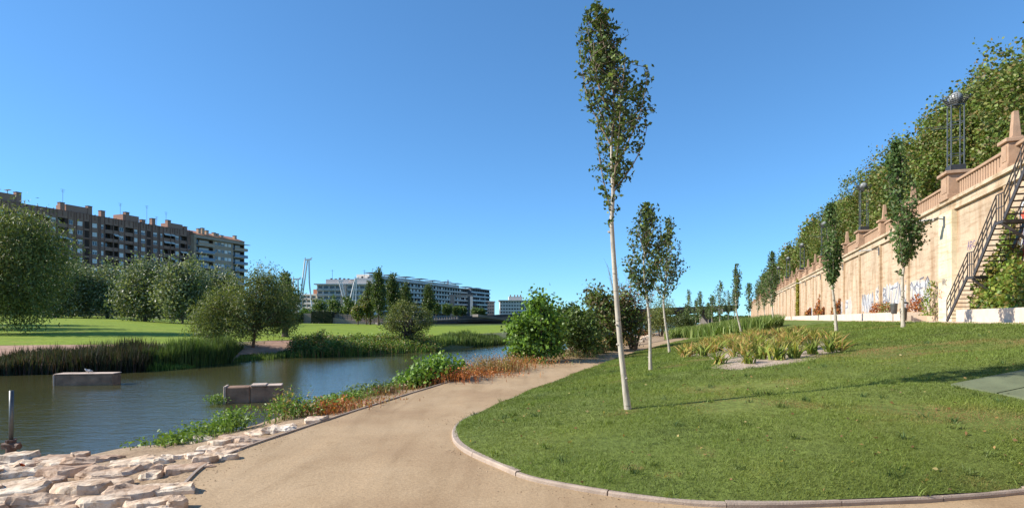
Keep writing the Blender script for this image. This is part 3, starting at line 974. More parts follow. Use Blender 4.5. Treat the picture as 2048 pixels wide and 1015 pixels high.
# panels run along u, stacked along v
for k in range(5):
    t0, t1 = k * .62 + .012, (k + 1) * .62 - .012
    vs = []
    for zz in (-.1, .035):
        for (a, b) in ((0 - .0, t0), (1.9, t0), (1.9, t1), (0, t1)):
            # the left edge follows v, so each panel starts where the edge is
            vs.append(tuple(u * a + v * b * 1.0 + nrm * zz))
    MB().add(vs, [(3, 2, 1, 0), (4, 5, 6, 7), (0, 1, 5, 4), (1, 2, 6, 5), (2, 3, 7, 6), (3, 0, 4, 7)]).build('panel', 'deck_green', dk)
# loose pebbles on the path's edges and among the slabs
C_ = []
for k in range(1800):
    i = rng.integers(20, 95)
    q = LC[i] + (LC[i + 1] - LC[i]) * rng.random()
    if rng.random() < .5:
        p = q + np.array([abs(rng.normal()) * .2, 0])
    else:
        p = q + (WN[i] - q) * rng.random() * .6
    C_.append((p[0], p[1], gz(p[0], p[1], 7.0)))
for k in range(700):
    i = rng.integers(10, 110)
    q = KB[i] + (KB[i + 1] - KB[i]) * rng.random()
    d = KB[i + 1] - KB[i]
    d = d / np.linalg.norm(d)
    nn = np.array([-d[1], d[0]])
    p = q + nn * (abs(rng.normal()) * .25 + .06)
    if gz(p[0], p[1], 7.0) > .03:
        p = q - nn * (abs(rng.normal()) * .25 + .06)
    if gz(p[0], p[1], 7.0) < .03:
        C_.append((p[0], p[1], .004))
C_ = np.array(C_)
n = len(C_)
sz = rng.uniform(.003, .011, n)[:, None]
o6 = np.array([(1, 0, 0), (-1, 0, 0), (0, 1, 0), (0, -1, 0), (0, 0, .7), (0, 0, -.7)])
V = (C_[:, None, :] + (o6[None] + rng.normal(size=(n, 6, 3)) * .2) * sz[:, None]).reshape(-1, 3)
f6 = np.array([(0, 2, 4), (2, 1, 4), (1, 3, 4), (3, 0, 4), (2, 0, 5), (1, 2, 5), (3, 1, 5), (0, 3, 5)])
F = (np.arange(n)[:, None, None] * 6 + f6[None]).reshape(-1, 3)
tag(np_mesh('loose_pebbles', V, F, 'bank'), 'loose pebbles scattered along the edges of the sandy path', 'pebbles', kind='stuff')

# ------------------------------------------------------------------ foliage tools
def unit(a):
    return a / np.maximum(np.linalg.norm(a, axis=1, keepdims=True), 1e-9)

def leaf_quads(C, axis, L, W, cols, fold=.18):
    """C (n,3) centres, axis (n,3) unit, L, W (n,), cols (n,3)"""
    n = len(C)
    r = unit(rng.normal(size=(n, 3)))
    b = unit(np.cross(axis, r))
    nn = np.cross(axis, b)
    L, W = np.broadcast_to(L, (n,))[:, None], np.broadcast_to(W, (n,))[:, None]
    V = np.empty((n, 4, 3))
    V[:, 0] = C - axis * L * .5
    V[:, 1] = C + b * W * .5 - axis * L * .08 + nn * W * fold
    V[:, 2] = C + axis * L * .5
    V[:, 3] = C - b * W * .5 - axis * L * .08 + nn * W * fold
    F = np.arange(n * 4).reshape(n, 4)
    return V.reshape(-1, 3), F, np.repeat(cols, 4, axis=0)

def pick_cols(n, pal, jit=.18, w=None):
    pal = np.array(pal, dtype=float)
    i = rng.choice(len(pal), n, p=w)
    c = pal[i] * (1 + rng.normal(size=(n, 1)) * jit)
    return np.clip(c, .004, 1)

def blob_points(blobs, n, surf=.45):
    B = np.array(blobs, dtype=float)
    wt = (B[:, 3] * B[:, 4] * B[:, 5]) ** (.75)
    i = rng.choice(len(B), n, p=wt / wt.sum())
    d = unit(rng.normal(size=(n, 3)))
    r = rng.random(n) ** surf
    return B[i, :3] + d * r[:, None] * B[i, 3:6], d

def crown(name, blobs, clumps, per, cr, L, W, pal, parent, mat='leaf', droop=0.0, upw=0.0, surf=.42, jit=.18, flat=1.0):
    cc, od = blob_points(blobs, clumps, surf)
    ck = 1 + rng.normal(size=(clumps, 1)) * .13
    n = clumps * per
    C = np.repeat(cc, per, axis=0) + rng.normal(size=(n, 3)) * cr * np.array([1, 1, flat])
    ax = unit(rng.normal(size=(n, 3)) + np.repeat(od, per, axis=0) * .5 + np.array([0, 0, upw - droop]))
    cols = pick_cols(n, pal, jit) * np.clip(np.repeat(ck, per, axis=0), .6, 1.5)
    Ls = L * rng.uniform(.65, 1.25, n)
    V, F, Cc = leaf_quads(C, ax, Ls, Ls * W / L, cols)
    return np_mesh(name, V, F, mat, parent, Cc), cc

def limbs(mb, start, targets, r0, kink=.15, n=4):
    s = Vector(start)
    for t in targets:
        t = Vector(t)
        pts, rad = [], []
        L = (t - s).length
        for k in range(n + 1):
            u = k / n
            p = s.lerp(t, u)
            p.z += math.sin(u * math.pi) * L * .10
            if 0 < k < n:
                p += Vector((rnd.gauss(0, 1), rnd.gauss(0, 1), rnd.gauss(0, .5))) * kink * L * .18
            pts.append(p)
            rad.append(r0 * (1 - .82 * u) + .006)
        mb.tube(pts, rad, 5, False)

def trunk(mb, base, top, r0, r1, n=6, sides=8, wob=.03, flare=1.35):
    b, t = Vector(base), Vector(top)
    pts, rad = [], []
    for k in range(n + 1):
        u = k / n
        p = b.lerp(t, u)
        if 0 < k:
            p += Vector((rnd.gauss(0, 1), rnd.gauss(0, 1), 0)) * wob * (t - b).length * .3
        pts.append(p)
        rad.append((r0 + (r1 - r0) * u) * (flare if k == 0 else 1))
    mb.tube(pts, rad, sides, False)
    return pts

def broad_tree(name, base, blobs, r0, fork, pal, label, cat='tree', group=None, clumps=150, per=45, cr=.3, L=.2, W=.09, bark='bark', nl=9, mat='leaf', droop=0., upw=0., surf=.42, nt=1, spread=.0, lean=(0, 0), flat=1.0):
    """base: ground point; blobs given relative to the base (x right, y away, z up)"""
    t = empty(name, base)
    tag(t, label, cat, group)
    c, cc = crown('crown', blobs, clumps, per, cr, L, W, pal, t, mat, droop, upw, surf, flat=flat)
    mb = MB()
    for q in range(nt):
        a = 2 * math.pi * q / max(nt, 1) + .5
        top = Vector((lean[0] + spread * math.cos(a), lean[1] + spread * math.sin(a), fork))
        st = Vector((spread * .25 * math.cos(a), spread * .25 * math.sin(a), -.15))
        trunk(mb, st, top, r0, r0 * .7)
        idx = rng.choice(len(cc), min(nl, len(cc)), replace=False)
        limbs(mb, top, [tuple(cc[i]) for i in idx], r0 * .55)
    mb.build('trunk', bark, t, True)
    return t

def blade_mesh(name, base, H, Wd, lean, cols, mat='blade', parent=None, seg=2, curl=.5, tipc=None):
    """grass or strap leaves: base (n,3), H, Wd (n,), lean (n,2) sideways reach of the tip"""
    n = len(base)
    ang = rng.random(n) * 2 * math.pi
    side = np.stack([np.cos(ang), np.sin(ang), np.zeros(n)], 1)
    H = np.broadcast_to(H, (n,))
    Wd = np.broadcast_to(Wd, (n,))
    k = 2 * seg + 1
    V = np.empty((n, k, 3))
    for j in range(seg):
        u = j / seg
        c = base.copy()
        c[:, :2] += lean * (u ** (1 + curl))
        c[:, 2] += H * (u - .18 * u * u * curl)
        w = Wd * (1 - .35 * u) * .5
        V[:, 2 * j] = c - side * w[:, None]
        V[:, 2 * j + 1] = c + side * w[:, None]
    c = base.copy()
    c[:, :2] += lean
    c[:, 2] += H * (1 - .18 * curl)
    V[:, k - 1] = c
    idx = np.arange(n)[:, None] * k
    tris = []
    for j in range(seg - 1):
        tris += [idx + np.array([[2 * j, 2 * j + 1, 2 * j + 3]]), idx + np.array([[2 * j, 2 * j + 3, 2 * j + 2]])]
    tris.append(idx + np.array([[2 * seg - 2, 2 * seg - 1, 2 * seg]]))
    F = np.concatenate(tris)
    cc = np.repeat(cols, k, axis=0).reshape(n, k, 3)
    if tipc is not None:
        cc[:, -1] = cc[:, -1] * .4 + tipc * .6
    return np_mesh(name, V.reshape(-1, 3), F, mat, parent, cc.reshape(-1, 3))

# leaf palettes; willow and silver darkened for their backlit sides
P_PEAR = [(0.063, 0.095, 0.027), (0.083, 0.127, 0.036), (0.052, 0.076, 0.024), (0.124, 0.165, 0.048)]
P_PLANE = [(0.123, 0.176, 0.033), (0.16, 0.207, 0.044), (0.092, 0.14, 0.028), (0.209, 0.218, 0.061), (0.197, 0.151, 0.055)]
P_WILLOW = [(0.132, 0.166, 0.045), (0.167, 0.201, 0.061), (0.103, 0.131, 0.036), (0.216, 0.224, 0.07)]
P_SILVER = [(0.168, 0.196, 0.109), (0.12, 0.15, 0.064), (0.308, 0.326, 0.23), (0.084, 0.117, 0.046)]
P_DARK = [(0.075, 0.110, 0.033), (0.098, 0.138, 0.039), (0.060, 0.083, 0.026)]
P_BRIGHT = [(0.162, 0.282, 0.04), (0.216, 0.348, 0.055), (0.118, 0.206, 0.031), (0.09, 0.157, 0.031)]
P_MID = [(0.112, 0.172, 0.039), (0.150, 0.207, 0.052), (0.083, 0.124, 0.029)]
P_RUST = [(0.420, 0.138, 0.046), (0.330, 0.103, 0.039), (0.495, 0.207, 0.065), (0.255, 0.083, 0.039)]
P_STRAW = [(.36, .25, .11), (.30, .19, .08), (.42, .31, .15), (.24, .14, .06)]
P_REED = [(.075, .115, .03), (.10, .15, .04), (.06, .09, .025), (.14, .19, .05)]

# ------------------------------------------------------------------ young columnar trees on the lawn
def column_tree(name, base, H, h0, env, nleaf, leaf, r0, lean, label, group, pal=P_PEAR, nlimb=16, bark='bark_pale', trunk_w=None, bend=.0, seed=1, yellow=0.0):
    """env: list of (height fraction in crown 0..1, radius m, sideways shift m)"""
    global rng
    rr = random.Random(seed)
    rng = np.random.default_rng(seed)
    t = empty(name, base)
    tag(t, label, 'tree', group)
    ez = [e[0] for e in env]
    er = [e[1] for e in env]
    ex = [e[2] for e in env]
    def axis(z):
        u = z / H
        x = lean[0] * min(u, h0 / H) / (h0 / H) + (np.interp((z - h0) / (H - h0), ez, ex) if z > h0 else 0) + bend * math.sin(u * 9 + seed) * (1 - u)
        return Vector((x, lean[1] * u + bend * .6 * math.cos(u * 7 + seed), z))
    mb = MB()
    n = 14
    zs = [-.1] + [H * .93 * (k / n) ** 1.0 for k in range(1, n + 1)]
    mb.tube([axis(z) for z in zs], [r0 * 1.3] + [max(.008, r0 * (1 - .30 * z / h0) if z < h0 else r0 * .7 * (1 - .93 * (z - h0) / (H * .93 - h0))) for z in zs[1:]], 9, False)
    # knots
    for k in range(6):
        z = rr.uniform(.15, .95) * h0
        a = rr.uniform(0, 6.28)
        c = axis(z)
        mb.tube([c, c + Vector((math.cos(a), math.sin(a), .35)) * r0 * 1.35], [r0 * .42, r0 * .28], 6)
    mb.build('trunk', bark, t, True)
    mb = MB()
    pts = []
    for k in range(nlimb):
        zs_ = h0 + (H - h0) * (rr.random() ** 1.3) * .72
        L = rr.uniform(.28, .5) * (H - h0)
        ze = min(H * .985, zs_ + L)
        ue = (ze - h0) / (H - h0)
        a = 2 * math.pi * (k * .381966 + rr.uniform(-.05, .05))
        rad = np.interp(ue, ez, er) * rr.uniform(.55, 1.0)
        s, ax_e = axis(zs_), axis(ze)
        e = Vector((ax_e.x + math.cos(a) * rad, ax_e.y + math.sin(a) * rad, ze))
        q = []
        for j in range(6):
            u = j / 5
            p = s.lerp(e, u)
            out = Vector((math.cos(a), math.sin(a), 0)) * np.interp((p.z - h0) / (H - h0), ez, er) * .22 * math.sin(math.pi * u)
            q.append(p + out)
        mb.tube(q, [max(.004, r0 * .32 * (1 - .85 * j / 5)) for j in range(6)], 5, False)
        pts += [q[int(j)].lerp(q[min(5, int(j) + 1)], j % 1) for j in np.linspace(.6, 5, 12)]
    for z in np.linspace(h0 * 1.0, H * .99, 18):
        pts.append(axis(z))
    # twigs
    tw = []
    for p in pts:
        for k in range(2):
            u = (p.z - h0) / (H - h0)
            rmax = np.interp(u, ez, er)
            a = rr.uniform(0, 6.28)
            l = rr.uniform(.12, .38) * min(1, rmax * 1.6)
            e = p + Vector((math.cos(a) * l, math.sin(a) * l, rr.uniform(.0, .7) * l))
            c = axis(max(0, min(e.z, H)))
            d = math.hypot(e.x - c.x, e.y - c.y)
            if d > rmax * 1.08:
                continue
            mb.tube([p, e], [.006, .003], 4, False)
            tw.append((p, e))
    mb.build('branches', 'twig', t, True)
    per = max(1, int(nleaf / max(1, len(tw))))
    A = np.array([tuple(p) for p, e in tw])
    B = np.array([tuple(e) for p, e in tw])
    n = len(tw) * per
    u = rng.random((n, 1)) * 1.15
    A, B = np.repeat(A, per, 0), np.repeat(B, per, 0)
    C = A + (B - A) * u + rng.normal(size=(n, 3)) * leaf * .45
    ax = unit(rng.normal(size=(n, 3)) * .8 + np.array([0, 0, -.55]))
    cols = pick_cols(n, pal, .28) * 1.2
    Ls = leaf * rng.uniform(.7, 1.25, n)
    V, F, Cc = leaf_quads(C, ax, Ls, Ls * .62, cols, .2)
    np_mesh('crown', V, F, 'leaf_gloss', t, Cc)
    return t
ENV = [(0, .10, 0), (.08, .26, .04), (.2, .36, .02), (.35, .46, .0), (.5, .66, .05), (.62, .64, .06), (.75, .58, .02), (.85, .5, -.02), (.93, .28, -.16), (1, .05, -.28)]
b = G(1255, 817)
K = b.y / FPX
T1 = column_tree('young_tree', b, (817 - 8) * K, (817 - 445) * K, [(e[0], e[1] * K * 121, e[2] * K * 121) for e in ENV], 4300, .07, .046, (-33 * K, .05), 'tall young tree with pale leaning trunk, nearest on the lawn', 'slender young trees on the lawn', nlimb=18, seed=3, bend=.025)
ENV2 = [(0, .15, 0), (.15, .5, -.05), (.4, .75, -.1), (.6, .85, 0), (.8, .75, .1), (.93, .4, .05), (1, .08, 0)]
b = G(1305, 739)
K = b.y / FPX
column_tree('young_tree', b, (739 - 405) * K, (739 - 600) * K, [(e[0], e[1] * K * 55, e[2] * K * 55) for e in ENV2], 1850, .095, .044, (-12 * K, 0), 'young tree with pale trunk, second in line beside the path', 'slender young trees on the lawn', seed=5, bend=.05)
ENV3 = [(0, .12, 0), (.12, .55, .05), (.3, .95, .1), (.5, .8, .1), (.7, .65, .2), (.88, .45, .2), (1, .08, .2)]
b = G(1336, 704)
K = b.y / FPX
column_tree('young_tree', b, (704 - 435) * K, (704 - 600) * K, [(e[0], e[1] * K * 42, e[2] * K * 42) for e in ENV3], 1650, .11, .048, (-8 * K, 0), 'young tree with spreading low branch, third in line beside the path', 'slender young trees on the lawn', seed=8, bend=.06)
P_LAWN = [(.065, .115, .035), (.08, .135, .04), (.055, .095, .03), (.12, .165, .055)]
ENV4 = [(0, .12, 0), (.12, .75, .15), (.3, 1.0, .12), (.5, .8, -.02), (.7, .6, -.15), (.88, .4, -.2), (1, .08, -.22)]
for (x, yb, yt, yc, wpx, env, n, lf, lean, lab, sd) in [
        (1808, 655, 283, 545, 47, ENV4, 3300, .13, -4, 'bushy young tree before the wall, beside the steel stair', 11),
        (1674, 662, 405, 575, 25, ENV2, 2300, .13, -10, 'leaning young tree with dense crown before the graffiti wall', 12),
        (1547, 655, 503, 612, 17, ENV2, 1500, .14, -3, 'narrow young tree at the far edge of the lawn', 13),
        (1482, 667, 527, 622, 12, ENV2, 1000, .13, -9, 'thin young tree standing in the leafy strip', 14)]:
    b = G(x, yb)
    K = b.y / FPX
    column_tree('young_tree', b, (yb - yt) * K, (yb - yc) * K, [(e[0], e[1] * K * wpx, e[2] * K * wpx) for e in env], n, lf, .065, (lean * K, 0), lab, 'slender young trees on the lawn', P_LAWN, nlimb=16, seed=sd, bend=.03)
for k, (x, y, yt, w, Y) in enumerate([(1530, 648, 540, 13, 62), (1496, 650, 566, 11, 70), (1439, 652, 562, 17, 70), (1377, 655, 580, 10, 75), (1402, 655, 582, 9, 78), (1424, 655, 590, 11, 85), (1456, 654, 580, 10, 85), (1417, 655, 605, 10, 95), (1470, 652, 575, 9, 95), (1515, 648, 560, 10, 92), (1390, 655, 600, 9, 100)]):
    X = (x - CX) / FPX * Y
    b = Vector((X, Y, gzl(X, Y)))
    K = Y / FPX
    pos = ['tallest dark one left of the narrow lawn tree', 'just right of the thin one in the strip', 'bushiest, above the seated people', 'leftmost of the group', 'second from the left of the group', 'third from the left of the group', 'between the bushy one and the thin one', 'low, behind the leafy strip', 'behind the thin one in the strip', 'nearest the wall', 'low, at the left of the group']
    column_tree('young_tree', b, (HY - yt) * K + EYE - b.z, 1.6, [(e[0], e[1] * K * w, e[2] * K * w) for e in ENV2], 700, .2, .06, (rnd.uniform(-.15, .15), 0), 'young park tree beyond the leafy strip, ' + pos[k], 'young trees in the distance of the park', P_LAWN, nlimb=12, seed=30 + k)
rng = np.random.default_rng(21)

# ------------------------------------------------------------------ plane trees on the promenade
plane_meshes = {}
def plane_crown(kind, seed):
    global rng
    rng = np.random.default_rng(seed)
    hw = 4.3
    if kind == 'near':
        blobs = [(0, 0, 5.0, 3.9, 3.9, 4.0), (-1.2, 1.5, 7.2, 2.7, 2.7, 2.9), (1.4, -1.4, 7.0, 2.7, 2.7, 2.8), (-1.9, -1.8, 4.2, 2.6, 2.4, 3.4), (1.9, 2.0, 4.0, 2.5, 2.4, 3.3), (-2.2, .2, 2.8, 2.0, 3.0, 2.4), (.2, .2, 8.6, 1.9, 1.9, 1.9)]
        return crown('crown', blobs, 820, 38, .32, .21, .17, P_PLANE, None, 'leaf', .5, 0, .4)[0].data
    blobs = [(0, 0, 5.0, 3.9, 4.2, 4.0), (-.6, 1.5, 7.4, 2.8, 2.9, 2.6), (.6, -1.5, 7.2, 2.8, 2.9, 2.6), (-2.0, 0, 3.2, 2.2, 3.6, 2.6)]
    return crown('crown', blobs, 330, 26, .45, .42, .34, P_PLANE, None, 'leaf', .5, 0, .3)[0].data
near_me = [plane_crown('near', 41 + k) for k in range(3)]
far_me = [plane_crown('far', 51 + k) for k in range(2)]
for o in [o for o in bpy.data.objects if o.name.startswith('crown') and o.parent is None]:
    bpy.data.objects.remove(o)
tm = MB()
trunk(tm, (0, 0, -.1), (0, 0, 2.6), .22, .17)
limbs(tm, (0, 0, 2.5), [(1.5, .8, 6), (-1.4, 1, 6.5), (.4, -1.6, 6), (-.5, .3, 8)], .13)
trunk_me = tm.mesh('trunk', 'bark', True)
for k in range(1, 28):
    Y = 21 + 8.0 * k + rnd.uniform(-.6, .6)
    D = 17.3
    X = .3704 * Y + D + rnd.uniform(-.3, .3)
    t = empty('plane_tree', (X, Y, 7.6), rnd.uniform(0, 6.28))
    s = rnd.uniform(.93, 1.08)
    t.scale = (s, s, s * rnd.uniform(.95, 1.04) * (.93 if k <= 2 else 1.02))
    lab = ['clipped plane tree on the promenade at the right edge of the picture', 'plane tree behind the nearest obelisk pedestal', 'plane tree right behind the nearest lamp tower', 'plane tree just left of the nearest lamp tower', 'plane tree behind the bushy young tree and its obelisks', 'plane tree left of the bushy young tree', 'plane tree behind the second lamp tower']
    tag(t, lab[k - 1] if 1 <= k <= 7 else 'plane tree in the clipped promenade row above the wall, %s from the right' % ORD[k - 1], 'tree', 'plane trees on the promenade')
    inst('crown', (near_me[k % 3] if k < 9 else far_me[k % 2]), parent=t)
    inst('trunk', trunk_me, parent=t)

# ------------------------------------------------------------------ climbers on and below the wall
def climber(name, pts, pal, label, n, L, W=.6, mat='leaf', spread=.12, cat='climbing plant', out=.12):
    """pts: list of (a, z, half width, depth out of wall) discs along the wall"""
    root = empty(name, WL(pts[0][0], .3, UPZ + .4))
    tag(root, label, cat)
    A = np.array(pts)
    wt = A[:, 2] ** 2
    i = rng.choice(len(A), n, p=wt / wt.sum())
    r = A[i, 2] * rng.random(n) ** .5
    an = rng.random(n) * 2 * math.pi
    a = A[i, 0] + r * np.cos(an)
    z = np.maximum(UPZ + .35, A[i, 1] + r * np.sin(an))
    o_ = .03 + rng.random(n) ** .7 * A[i, 3]
    w = np.stack([WO.x + WD.x * a + WNV.x * o_, WO.y + WD.y * a + WNV.y * o_, z], 1) - np.array(root.location)
    ax = unit(rng.normal(size=(n, 3)) + np.array([WNV.x * .5, WNV.y * .5, -.7]))
    cols = pick_cols(n, pal, .2)
    Ls = L * rng.uniform(.6, 1.2, n)
    V, F, C = leaf_quads(w, ax, Ls, Ls * W, cols)
    np_mesh('foliage', V, F, mat, root, C)
    mb = MB()
    for k in range(7):
        q = A[rnd.randrange(len(A))]
        e = WL(q[0], .05, q[1]) - root.location
        s = WL(q[0] + rnd.uniform(-.4, .4), .25, UPZ + .3) - root.location
        mb.tube([s, s.lerp(e, .5) + Vector((rnd.uniform(-.2, .2), rnd.uniform(-.2, .2), 0)), e], [.025, .018, .008], 5, False)
    mb.build('stems', 'twig', root)['kind'] = 'stuff'
    return root
ia = bay_a(-1) - .2
P_IVY = [(0.158, 0.242, 0.042), (0.21, 0.297, 0.053), (0.105, 0.165, 0.034), (0.284, 0.308, 0.063), (0.22, 0.17, 0.05)]
climber('ivy', [(ia + .9, 2.5, 1.0, .8), (ia + .2, 3.2, 1.0, .6), (ia - .3, 4.0, .85, .4), (ia - .35, 4.8, .55, .3), (ia - .35, 5.4, .35, .2), (ia - .3, 5.9, .2, .15), (ia - .8, 2.6, 1.3, .9), (ia - 2.2, 2.4, 1.1, .9), (ia - 3.3, 2.2, .9, .8), (ia + 1.3, 2.1, .7, .7), (ia - 1.2, 3.2, .8, .5), (ia - 4.5, 2.2, .9, .8)], P_IVY,
        'green ivy mound climbing the wall right of the steel stair', 5200, .17, .75)
ya = bay_a(9.25)
climber('yellow_creeper', [(ya + rnd.uniform(-.5, .5), z, .75, .35) for z in np.linspace(2, 7.2, 14)], [(.26, .24, .03), (.32, .28, .04), (.20, .20, .03)], 'tall strip of yellow green creeper covering the wall', 2600, .24, .8)
for (i_, h, w, lab) in [(6.15, 2.4, .9, 'rust red creeper with a tall tip on the planter'), (4.35, 1.5, .8, 'rust red bush below the wall behind the leaning young tree'), (7.35, 1.0, .6, 'low brown creeper fanning over the planter'), (5.75, .9, .5, 'small orange creeper right of the tall rust one')]:
    a = bay_a(i_)
    climber('rust_creeper', [(a, 2.0, w, .7), (a - .2, 2.0 + h * .4, w * .7, .5), (a - .35, 2.0 + h * .75, w * .4, .3), (a - .4, 2.0 + h, w * .2, .2)], P_RUST + [(.2, .2, .05)], lab, 800, .2, .7)
for (i_, pal, lab, h) in [(.62, P_RUST, 'orange brown shrub in the planter by the litter bins', 1.0), (.28, P_IVY, 'bright green shrub against the wall by the pale pilaster', 1.8), (1.62, P_RUST + P_IVY, 'sparse reddish plant on the planter below the graffiti', .7), (2.0, P_RUST, 'sparse dry plant on the planter left of the reddish one', .7)]:
    a = bay_a(i_)
    climber('planter_shrub', [(a, 2.1, .5, .7), (a + .2, 2.0 + h * .5, .42, .5), (a - .1, 2 + h * .8, .28, .4)], pal, lab, 330, .15, .6, cat='shrub')

# ------------------------------------------------------------------ near lawn grass blades
def ruled_points(A, B, n, zexp=.92):
    """random points on the lawn, denser close to the camera"""
    d = np.hypot(*(A[:-1] - A[1:]).T)
    out = []
    tot = 0
    while tot < n:
        m = 400000
        i = rng.integers(0, len(A) - 1, m)
        f = rng.random(m)[:, None]
        t = rng.random(m)[:, None]
        a = A[i] * (1 - f) + A[i + 1] * f
        b = B[i] * (1 - f) + B[i + 1] * f
        q = a + (b - a) * t
        # area weight of the cell and closeness weight
        wid = np.linalg.norm(b - a, axis=1) * (d[i] * (1 - t[:, 0]) + np.hypot(*(B[:-1] - B[1:]).T)[i] * t[:, 0])
        r = np.hypot(q[:, 0], q[:, 1])
        w = wid * np.clip(8 / r, 0, 1) ** 2.0
        ok = (rng.random(m) < w / 14.0) & (r < 42) & (q[:, 0] < q[:, 1] * 1.05)
        z = .05 + (UPZ - .06) * t[:, 0] ** zexp
        out.append(np.column_stack([q, z])[ok])
        tot += ok.sum()
    return np.concatenate(out)[:n]
gp = ruled_points(KB, UP, 330000)
nz = np.array([noise.noise(Vector((x * .8, y * .8, 3.3))) * .03 for x, y, z in gp])
gp[:, 2] += nz - .004
n1 = np.array([noise.fractal(Vector((x * .35, y * .55, 1.7)), 1.0, 2.0, 4) for x, y, z in gp])
n2 = np.array([noise.fractal(Vector((x * .9, y * 1.3, 9.7)), 1.0, 2.0, 3) for x, y, z in gp])
# dry patches the photograph shows
dry = np.clip((n1 - .48) * 4, 0, 1)
def blotch(px, py, rx, ry, amt):
    c = G(px, py)
    d2 = ((gp[:, 0] - c.x) / rx) ** 2 + ((gp[:, 1] - c.y) / ry) ** 2
    return np.clip(1.2 - d2, 0, 1) * amt * np.clip(.6 + n2 * 1.4, 0, 1)
for args in [(1810, 697, 2.0, 1.0, 1.0), (1960, 693, 1.6, .7, .9), (1830, 850, .6, .26, 1.2), (1900, 842, .6, .22, 1.0), (1985, 848, .45, .22, 1.1), (1410, 903, .12, .2, 1.2), (1265, 936, .14, .1, 1.1), (1335, 950, .16, .09, 1.1), (1225, 828, .4, .15, .9), (1980, 965, .5, .25, .6), (1255, 818, .16, .16, 1.3)]:
    dry = np.maximum(dry, blotch(*args))
g0 = np.array([.14, .185, .038])
cols = g0 * (1 + n2[:, None] * .45 + rng.normal(size=(len(gp), 1)) * .20)
yel = np.clip(n1 * 1.5 + .22, 0, 1)[:, None]
# yellower green in patches that follow the noise
cols = cols * (1 - yel * .55) + np.array([.235, .27, .052]) * yel * .55 * (1 + rng.normal(size=(len(gp), 1)) * .15)
straw = np.array([.30, .165, .085]) * (1 + rng.normal(size=(len(gp), 1)) * .2)
cols = cols * (1 - dry[:, None] * .85) + straw * dry[:, None] * .85
dist = np.hypot(gp[:, 0], gp[:, 1])
Hh = rng.uniform(.022, .055, len(gp)) * (1 - dry * .55) * np.clip(.85 + n2 * .5, .5, 1.4) * np.clip(dist / 12, 1, 1.6)
Ww = rng.uniform(.004, .008, len(gp)) * np.clip(dist / 7, 1, 4)
ln = rng.normal(size=(len(gp), 2)) * Hh[:, None] * .6
gr = blade_mesh('lawn_grass', gp, Hh, Ww, ln, np.clip(cols, .01, 1), seg=1)
tag(gr, 'short green grass of the near lawn with dry patches', 'grass', kind='stuff')
# coarse tufts, broad leaved weeds and fallen leaves in the lawn
sel = rng.choice(len(gp), 260, replace=False)
sel = sel[(dist[sel] < 20)]
C_, Hs_, cl_ = [], [], []
for i in sel:
    m_ = int(rng.integers(8, 26))
    C_.append(gp[i] + np.column_stack([rng.normal(size=(m_, 2)) * .035, np.zeros(m_)]))
    Hs_.append(rng.uniform(.05, .11, m_))
    cl_.append(pick_cols(m_, [[(.06, .105, .03)], [(.17, .22, .05)], [(.11, .15, .035)]][int(rng.integers(0, 3))], .2))
C_, Hs_, cl_ = np.concatenate(C_), np.concatenate(Hs_), np.concatenate(cl_)
o = blade_mesh('lawn_tufts', C_, Hs_, .009, rng.normal(size=(len(C_), 2)) * .05, cl_, seg=2)
tag(o, 'coarse grass tufts scattered through the near lawn', 'grass', kind='stuff')
sel = rng.choice(len(gp), 420, replace=False)
C_ = gp[sel] + np.array([0, 0, .03])
ax_ = unit(np.column_stack([rng.normal(size=(len(C_), 2)), rng.normal(size=len(C_)) * .2]))
Ls_ = rng.uniform(.03, .06, len(C_))
V, F, Cc = leaf_quads(C_, ax_, Ls_, Ls_ * .6, pick_cols(len(C_), [(.30, .19, .07), (.22, .12, .05), (.38, .30, .12)], .2))
tag(np_mesh('fallen_leaves', V, F, 'leaf', None, Cc), 'brown fallen leaves lying on the near lawn', 'leaves', kind='stuff')

# ------------------------------------------------------------------ iris bed
bedp = [(1350, 716), (1400, 714), (1450, 722), (1408, 741), (1470, 744), (1560, 733), (1640, 718), (1692, 703), (1690, 690), (1650, 676), (1580, 668), (1500, 670), (1420, 688)]
bp0 = [G(*q) for q in bedp]
bp_ = []
for p, q in zip(bp0, bp0[1:] + bp0[:1]):
    for j in range(5):
        c_ = p.lerp(q, j / 5)
        nn_ = noise.noise_vector(Vector((c_.x * 2.2, c_.y * 2.2, 1))) * .16
        bp_.append(Vector((c_.x + nn_.x, c_.y + nn_.y, c_.z)))
cen = sum(bp_, Vector()) / len(bp_)
bm = bmesh.new()
rings = []
for f in (1, .75, .5, .25):
    rings.append([bm.verts.new((lambda p: (p.x, p.y, gzl(p.x, p.y) - .01 + (.045 if f < 1 else 0)))(cen.lerp(p, f))) for p in bp_])
cv = bm.verts.new((cen.x, cen.y, gzl(cen.x, cen.y) + .05))
nb = len(bp_)
for A_, B_ in zip(rings, rings[1:]):
    for k in range(nb):
        bm.faces.new((A_[k], A_[(k + 1) % nb], B_[(k + 1) % nb], B_[k]))
for k in range(nb):
    bm.faces.new((rings[-1][k], rings[-1][(k + 1) % nb], cv))
bmesh.ops.recalc_face_normals(bm, faces=bm.faces[:])
me = bpy.data.meshes.new('gravel_bed')
bm.to_mesh(me)
bm.free()
me.materials.append(M['gravel_bed'])
o = link(bpy.data.objects.new('gravel_bed', me))
o['kind'] = 'structure'
P_IRIS = [(0.162, 0.221, 0.036), (0.216, 0.26, 0.048), (0.121, 0.169, 0.03), (0.351, 0.312, 0.072), (0.459, 0.286, 0.108)]
iris_me = []
